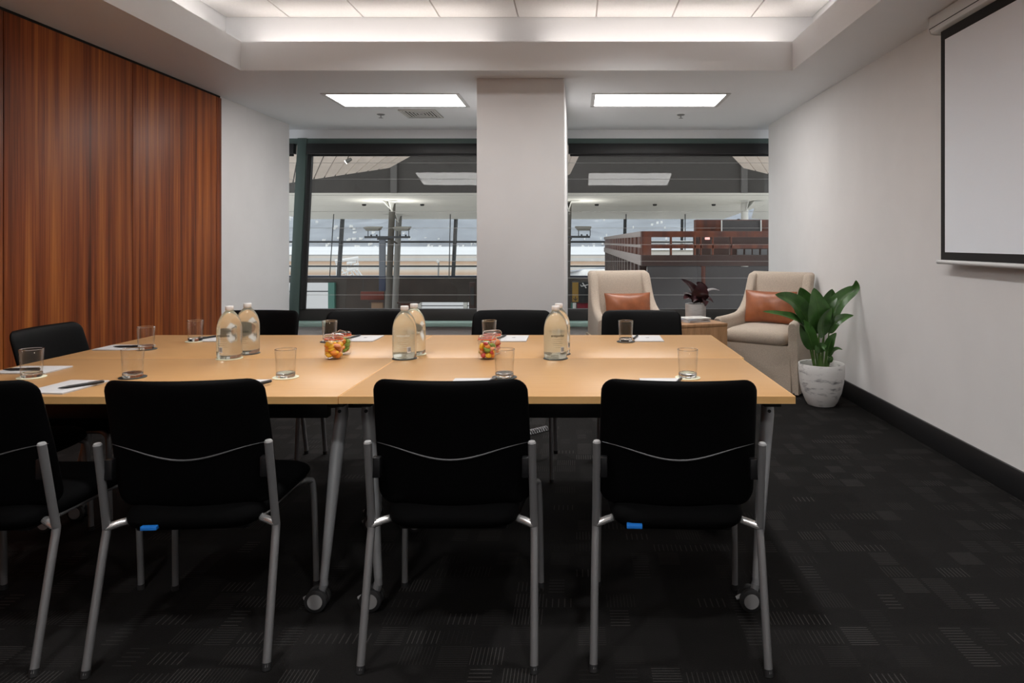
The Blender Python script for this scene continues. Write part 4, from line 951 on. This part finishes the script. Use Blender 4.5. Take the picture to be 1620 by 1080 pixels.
# floodlight masts on the columns
def flood(px0, px1, py, Y, heads, banner, label):
    a, b = at(px0, py, Y), at(px1, py, Y); c = (a + b) / 2
    t = empty('floodlight_mast', c, 0, label, 'floodlight', 'floodlight bars on the hall columns')
    MB().box(a.x - c.x, b.x - c.x, -0.05, 0.05, -0.035, 0.035).build('cross_bar', M_MULL, t, True, 0.005)
    for hx in heads:
        p = at(hx, py, Y).x - c.x
        hd = MB().hexa([(p-0.21,-0.12,0.20),(p+0.19,-0.12,0.20),(p+0.19,0.2,0.24),(p-0.21,0.2,0.24),(p-0.30,-0.16,0.31),(p+0.24,-0.16,0.31),(p+0.24,0.24,0.35),(p-0.30,0.24,0.35)]).build('floodlight_head', mat('floodlight_body', (0.20, 0.20, 0.18), 0.5), t, True, 0.01)
        ld = bpy.data.lights.new('floodlight_beam', 'SPOT'); ld.energy = 16; ld.color = (1.0, 0.98, 0.93); ld.spot_size = math.radians(160); ld.spot_blend = 1.0; ld.shadow_soft_size = 0.12
        lo = bpy.data.objects.new('floodlight_beam', ld); COL.objects.link(lo); lo.parent = t; lo.location = (p, 0.05, 0.40); lo.rotation_euler = (math.pi, 0, 0)
        for s in (-0.18, 0.20): MB().tube([(p + s, 0, 0.03), (p + s, 0, 0.22)], 0.014, 6).build('bracket', M_MULL, t)
        for s in (-0.08, 0.10): MB().tube([(p + s, 0, 0.035), (p + s, 0, 0.085)], 0.028, 8).build('stud', M_MULL, t)
    if banner:
        x0, x1 = at(banner[0], py, Y).x - c.x, at(banner[1], py, Y).x - c.x; zz_ = -(437 - py) * Y / F; z2 = -(460 - py) * Y / F
        bx('banner', M_BANNER, t, x0, x1, -0.04, 0.04, zz_, -0.05, 0.008); bx('banner_foot', M_NAVY, t, x0, x1, -0.045, 0.045, z2, zz_, 0.008)
        MB().box(x0 - 0.06, x1 + 0.10, -0.05, 0.05, -0.09, -0.035).build('hanger_block', M_MULL, t, True, 0.005)
    MB().tube([(at(616, py, Y).x - c.x if banner else -0.15, 0, -0.05), (at(620, py, Y).x - c.x if banner else -0.3, 0.6, -0.2)], 0.03, 8).build('column_bracket', M_HCOL, t)
flood(577, 648.5, 375, 22.2, (591, 637), (600, 610), 'twin floodlights on a bar with a hanging banner at the dark column')
flood(888, 933.5, 374.5, 22.2, (924,), None, 'single floodlight on a bar at the left edge of the right window')

# timber lounge pavilion on the right
pv = empty('timber_pavilion', at(1015.5, 500, 11), 0, 'dark brown timber lounge pavilion inside the terminal hall', 'pavilion')
o_ = Vector(pv.location)
def pf(name, m, px0, px1, py0, py1, Y=11.0, th=0.12, bevel=0.004):
    a, b = at(px0, py1, Y) - o_, at(px1, py0, Y) - o_
    return bx(name, m, pv, a.x, b.x, a.y, a.y + th, a.z, b.z, bevel)
RX = 1340
pf('top_beam', M_BROWN, 1015.5, RX, 365.5, 375, th=0.16); pf('corner_panel', M_BROWN, 1015.5, 1030.5, 375, 403.5)
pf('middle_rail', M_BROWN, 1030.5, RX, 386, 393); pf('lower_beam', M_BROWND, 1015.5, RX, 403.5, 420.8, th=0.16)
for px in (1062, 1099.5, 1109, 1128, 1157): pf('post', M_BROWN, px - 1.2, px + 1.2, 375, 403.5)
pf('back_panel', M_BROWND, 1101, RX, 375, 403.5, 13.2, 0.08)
pf('hand_rail', M_HWHITE, 1031, 1099, 380.6, 381.8, 12.0, 0.04); pf('hand_rail', M_HWHITE, 1031, 1099, 384.2, 385.2, 12.0, 0.04)
pf('glass_panel', M_SMOKE, 1024, 1109.5, 421.8, 489, th=0.05); pf('glass_panel', M_SMOKE, 1116.3, RX, 421.8, 489, th=0.05)
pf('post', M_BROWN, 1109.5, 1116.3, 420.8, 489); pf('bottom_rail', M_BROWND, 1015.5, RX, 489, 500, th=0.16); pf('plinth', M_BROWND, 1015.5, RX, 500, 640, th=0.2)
for k, px in enumerate((1166, 1179, 1191, 1204)): pf('pinned_sheet', mat('grey_notice', (0.10, 0.10, 0.105), 0.6), px, px + 10, 394, 403, 13.1, 0.02)
pf('upper_block', M_BROWN, 1101.5, RX, 347.3, 367, 14.0, 0.3)
wf = pf('upper_window', M_SMOKE, 1142, 1205, 348.5, 385, 13.9, 0.06)
for (a_, b_, c_, d_) in ((1141.5, 1142.6, 348, 385.6), (1203.8, 1205, 348, 385.6), (1141.5, 1205, 384.8, 385.8), (1156.5, 1157.5, 375, 385)):
    pf('white_window_frame', M_HWHITE, a_, b_, c_, d_, 13.85, 0.05, 0.0)
lampo = pf('red_lamp', emit('red_lamp_glow', (1.0, 0.07, 0.02), 0.45), 1116, 1123, 375.4, 379, 13.0, 0.06)
# receding side: X constant, from near corner to far end
sx_ = at(1015.5, 400, 11).x - o_.x
def side(name, m, Y0, Y1, z0, z1, th=0.10, off=0.0): return bx(name, m, pv, sx_ + off, sx_ + off + th, Y0 - 11, Y1 - 11, z0 - o_.z, z1 - o_.z, 0.003)
def zat(py): return at(0, py, 11).z
YE = 26.0
side('side_coping', M_COPE, 11.165, YE, zat(374.5), zat(365.4), 0.14, -0.012); side('side_strip', M_COPE, 11.165, YE, zat(392), zat(387), 0.05, -0.008)
side('side_beam', M_COPE, 11.165, YE, zat(420.5), zat(403.8), 0.12, -0.010)
Y = 11.2
while Y < YE - 0.4:
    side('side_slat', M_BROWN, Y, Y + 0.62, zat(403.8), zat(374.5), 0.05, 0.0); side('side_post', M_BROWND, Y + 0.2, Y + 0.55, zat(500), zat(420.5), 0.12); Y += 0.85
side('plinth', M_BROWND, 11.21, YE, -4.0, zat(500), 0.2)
side('floor_slab', M_HFLOOR, 11.2, YE, zat(420), zat(413), 4.6, 0.12)

# ------------------------------------------------------------------ airfield, water and hills
def apronmat():
    m, n, l, p = nt('airfield_ground'); tc = n.new('ShaderNodeTexCoord'); sx = n.new('ShaderNodeSeparateXYZ'); l.new(tc.outputs['Object'], sx.inputs[0])
    nz = n.new('ShaderNodeTexNoise'); nz.inputs['Scale'].default_value = 0.012; nz.inputs['Detail'].default_value = 5
    mp = n.new('ShaderNodeMapping'); mp.inputs['Scale'].default_value = (0.25, 1, 1); l.new(tc.outputs['Object'], mp.inputs[0]); l.new(mp.outputs[0], nz.inputs['Vector'])
    k = n.new('ShaderNodeMath'); k.operation = 'MULTIPLY_ADD'; k.inputs[1].default_value = 26; l.new(nz.outputs['Fac'], k.inputs[0]); l.new(sx.outputs[1], k.inputs[2])
    d = n.new('ShaderNodeMath'); d.operation = 'DIVIDE'; d.inputs[1].default_value = 400; l.new(k.outputs[0], d.inputs[0])
    rp = n.new('ShaderNodeValToRGB'); rp.color_ramp.interpolation = 'LINEAR'; e = rp.color_ramp.elements
    G1 = (0.44, 0.43, 0.42, 1); T1 = (0.40, 0.25, 0.15, 1); T2 = (0.52, 0.42, 0.33, 1); P1 = (0.42, 0.42, 0.42, 1); D1 = (0.20, 0.19, 0.18, 1)
    e[0].position = 0.0; e[0].color = P1; e[1].position = 1.0; e[1].color = D1
    for pos, c in ((0.36, P1), (0.40, P1), (0.415, T1), (0.455, T2), (0.49, G1), (0.53, G1), (0.545, T2), (0.60, T1), (0.65, T1), (0.67, G1), (0.80, G1), (0.83, T2), (0.88, G1), (0.94, D1)):
        x = e.new(pos); x.color = c
    l.new(d.outputs[0], rp.inputs[0]); l.new(rp.outputs[0], p.inputs['Base Color']); p.inputs['Roughness'].default_value = 0.9; return m
struct(bx('airfield_ground', apronmat(), None, -600, 600, 31, 378, -6.5, -6.0))
struct(bx('harbour_water', mat('sky_lit_water', (0.80, 0.83, 0.88), 0.5, var=0.05, scale=0.01, stretch=(0.2, 1, 1)), None, -1500, 1500, 378, 1100, -7.5, -6.6))  # sky reflection put into the pale matt colour of the water
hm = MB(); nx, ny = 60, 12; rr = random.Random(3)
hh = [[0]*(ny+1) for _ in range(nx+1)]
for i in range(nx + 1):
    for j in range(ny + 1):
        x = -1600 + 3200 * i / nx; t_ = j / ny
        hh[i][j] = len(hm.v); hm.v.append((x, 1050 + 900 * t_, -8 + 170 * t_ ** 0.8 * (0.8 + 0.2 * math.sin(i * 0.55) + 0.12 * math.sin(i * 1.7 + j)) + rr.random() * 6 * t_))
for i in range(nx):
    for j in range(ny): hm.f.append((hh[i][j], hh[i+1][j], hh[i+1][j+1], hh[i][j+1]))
struct(hm.build('hills', mat('hazed_wooded_hill', (0.34, 0.37, 0.42), 0.95, var=0.22, scale=0.012), None, True))  # distance haze put into the blue-grey hill colour
hs = MB()
for k in range(260):
    x = rr.uniform(-900, 520); y_ = 1052 + rr.random() ** 3 * 330; zz = -8 + 170 * ((y_ - 1050) / 900) ** 0.8 * 0.9; s_ = rr.uniform(0.5, 1.8)
    hs.box(x - s_, x + s_, y_ - 6, y_ + 4, zz - 3, zz + rr.uniform(0.8, 1.8))
tag(hs.build('shore_houses', mat('white_houses', (0.85, 0.85, 0.84), 0.8), None, False), 'tiny white houses scattered along the far shore and hillside', 'houses', kind='stuff')
# loose white tubes on the apron, set as single strokes
sp2 = empty('apron_tubes', at(552, 452, 60), 0, 'white tubes on the apron behind the glazing', 'steps'); o2 = Vector(sp2.location)
for (x0, y0_, x1, y1_, r_) in ((530, 413.5, 567, 408, 0.16), (549, 416.5, 563, 413.5, 0.13), (549, 427.5, 566, 424.5, 0.15), (541, 427, 547, 434, 0.07), (541, 433, 552, 429, 0.06), (549, 437, 558, 433, 0.06), (560, 428, 568, 437, 0.08), (565, 426, 573, 437, 0.08), (556, 430, 561, 437, 0.06), (555, 415, 556, 420, 0.10), (560, 419, 567, 417.5, 0.09), (533, 424, 540, 423, 0.06), (550, 420, 550, 452, 0.06), (566, 412, 567, 452, 0.06), (532, 414, 533, 452, 0.06)):
    MB().tube([at(x0, y0_, 60) - o2, at(x1, y1_, 60.5) - o2], r_, 6).build('white_tube', M_LABELW, sp2)
lp = empty('apron_lamp_post', at(693, 452, 80), 0, 'thin apron lamp post beyond the left window', 'lamp post'); o2 = Vector(lp.location)
MB().tube([(0, 0, 0), at(694, 415, 80) - o2], 0.10, 6).build('post', M_HCOL2, lp); MB().tube([at(694, 415, 80) - o2, at(690.5, 411.5, 80) - o2], 0.16, 6).build('lamp_arm', M_HWHITE, lp)
aw = empty('parked_aircraft', at(930, 452, 70), 0, 'white aircraft wing and body parked beyond the right window', 'aircraft'); o2 = Vector(aw.location)
MB().tube([at(870, 446, 70) - o2, at(890, 441, 70) - o2, at(925, 437.5, 70) - o2, at(985, 437, 70) - o2, at(1060, 437, 70) - o2], [0.1, 0.5, 0.75, 0.8, 0.8], 16).build('fuselage', M_LABELW, aw)
MB().hexa([at(880, 431.5, 66) - o2, at(958, 423.5, 74) - o2, at(958, 426.5, 76) - o2, at(905, 429, 72) - o2, at(880, 429.5, 66) - o2, at(958, 421.5, 74) - o2, at(958, 424, 76) - o2, at(905, 427, 72) - o2]).build('wing', mat('aircraft_grey', (0.5, 0.53, 0.6), 0.4), aw, False)
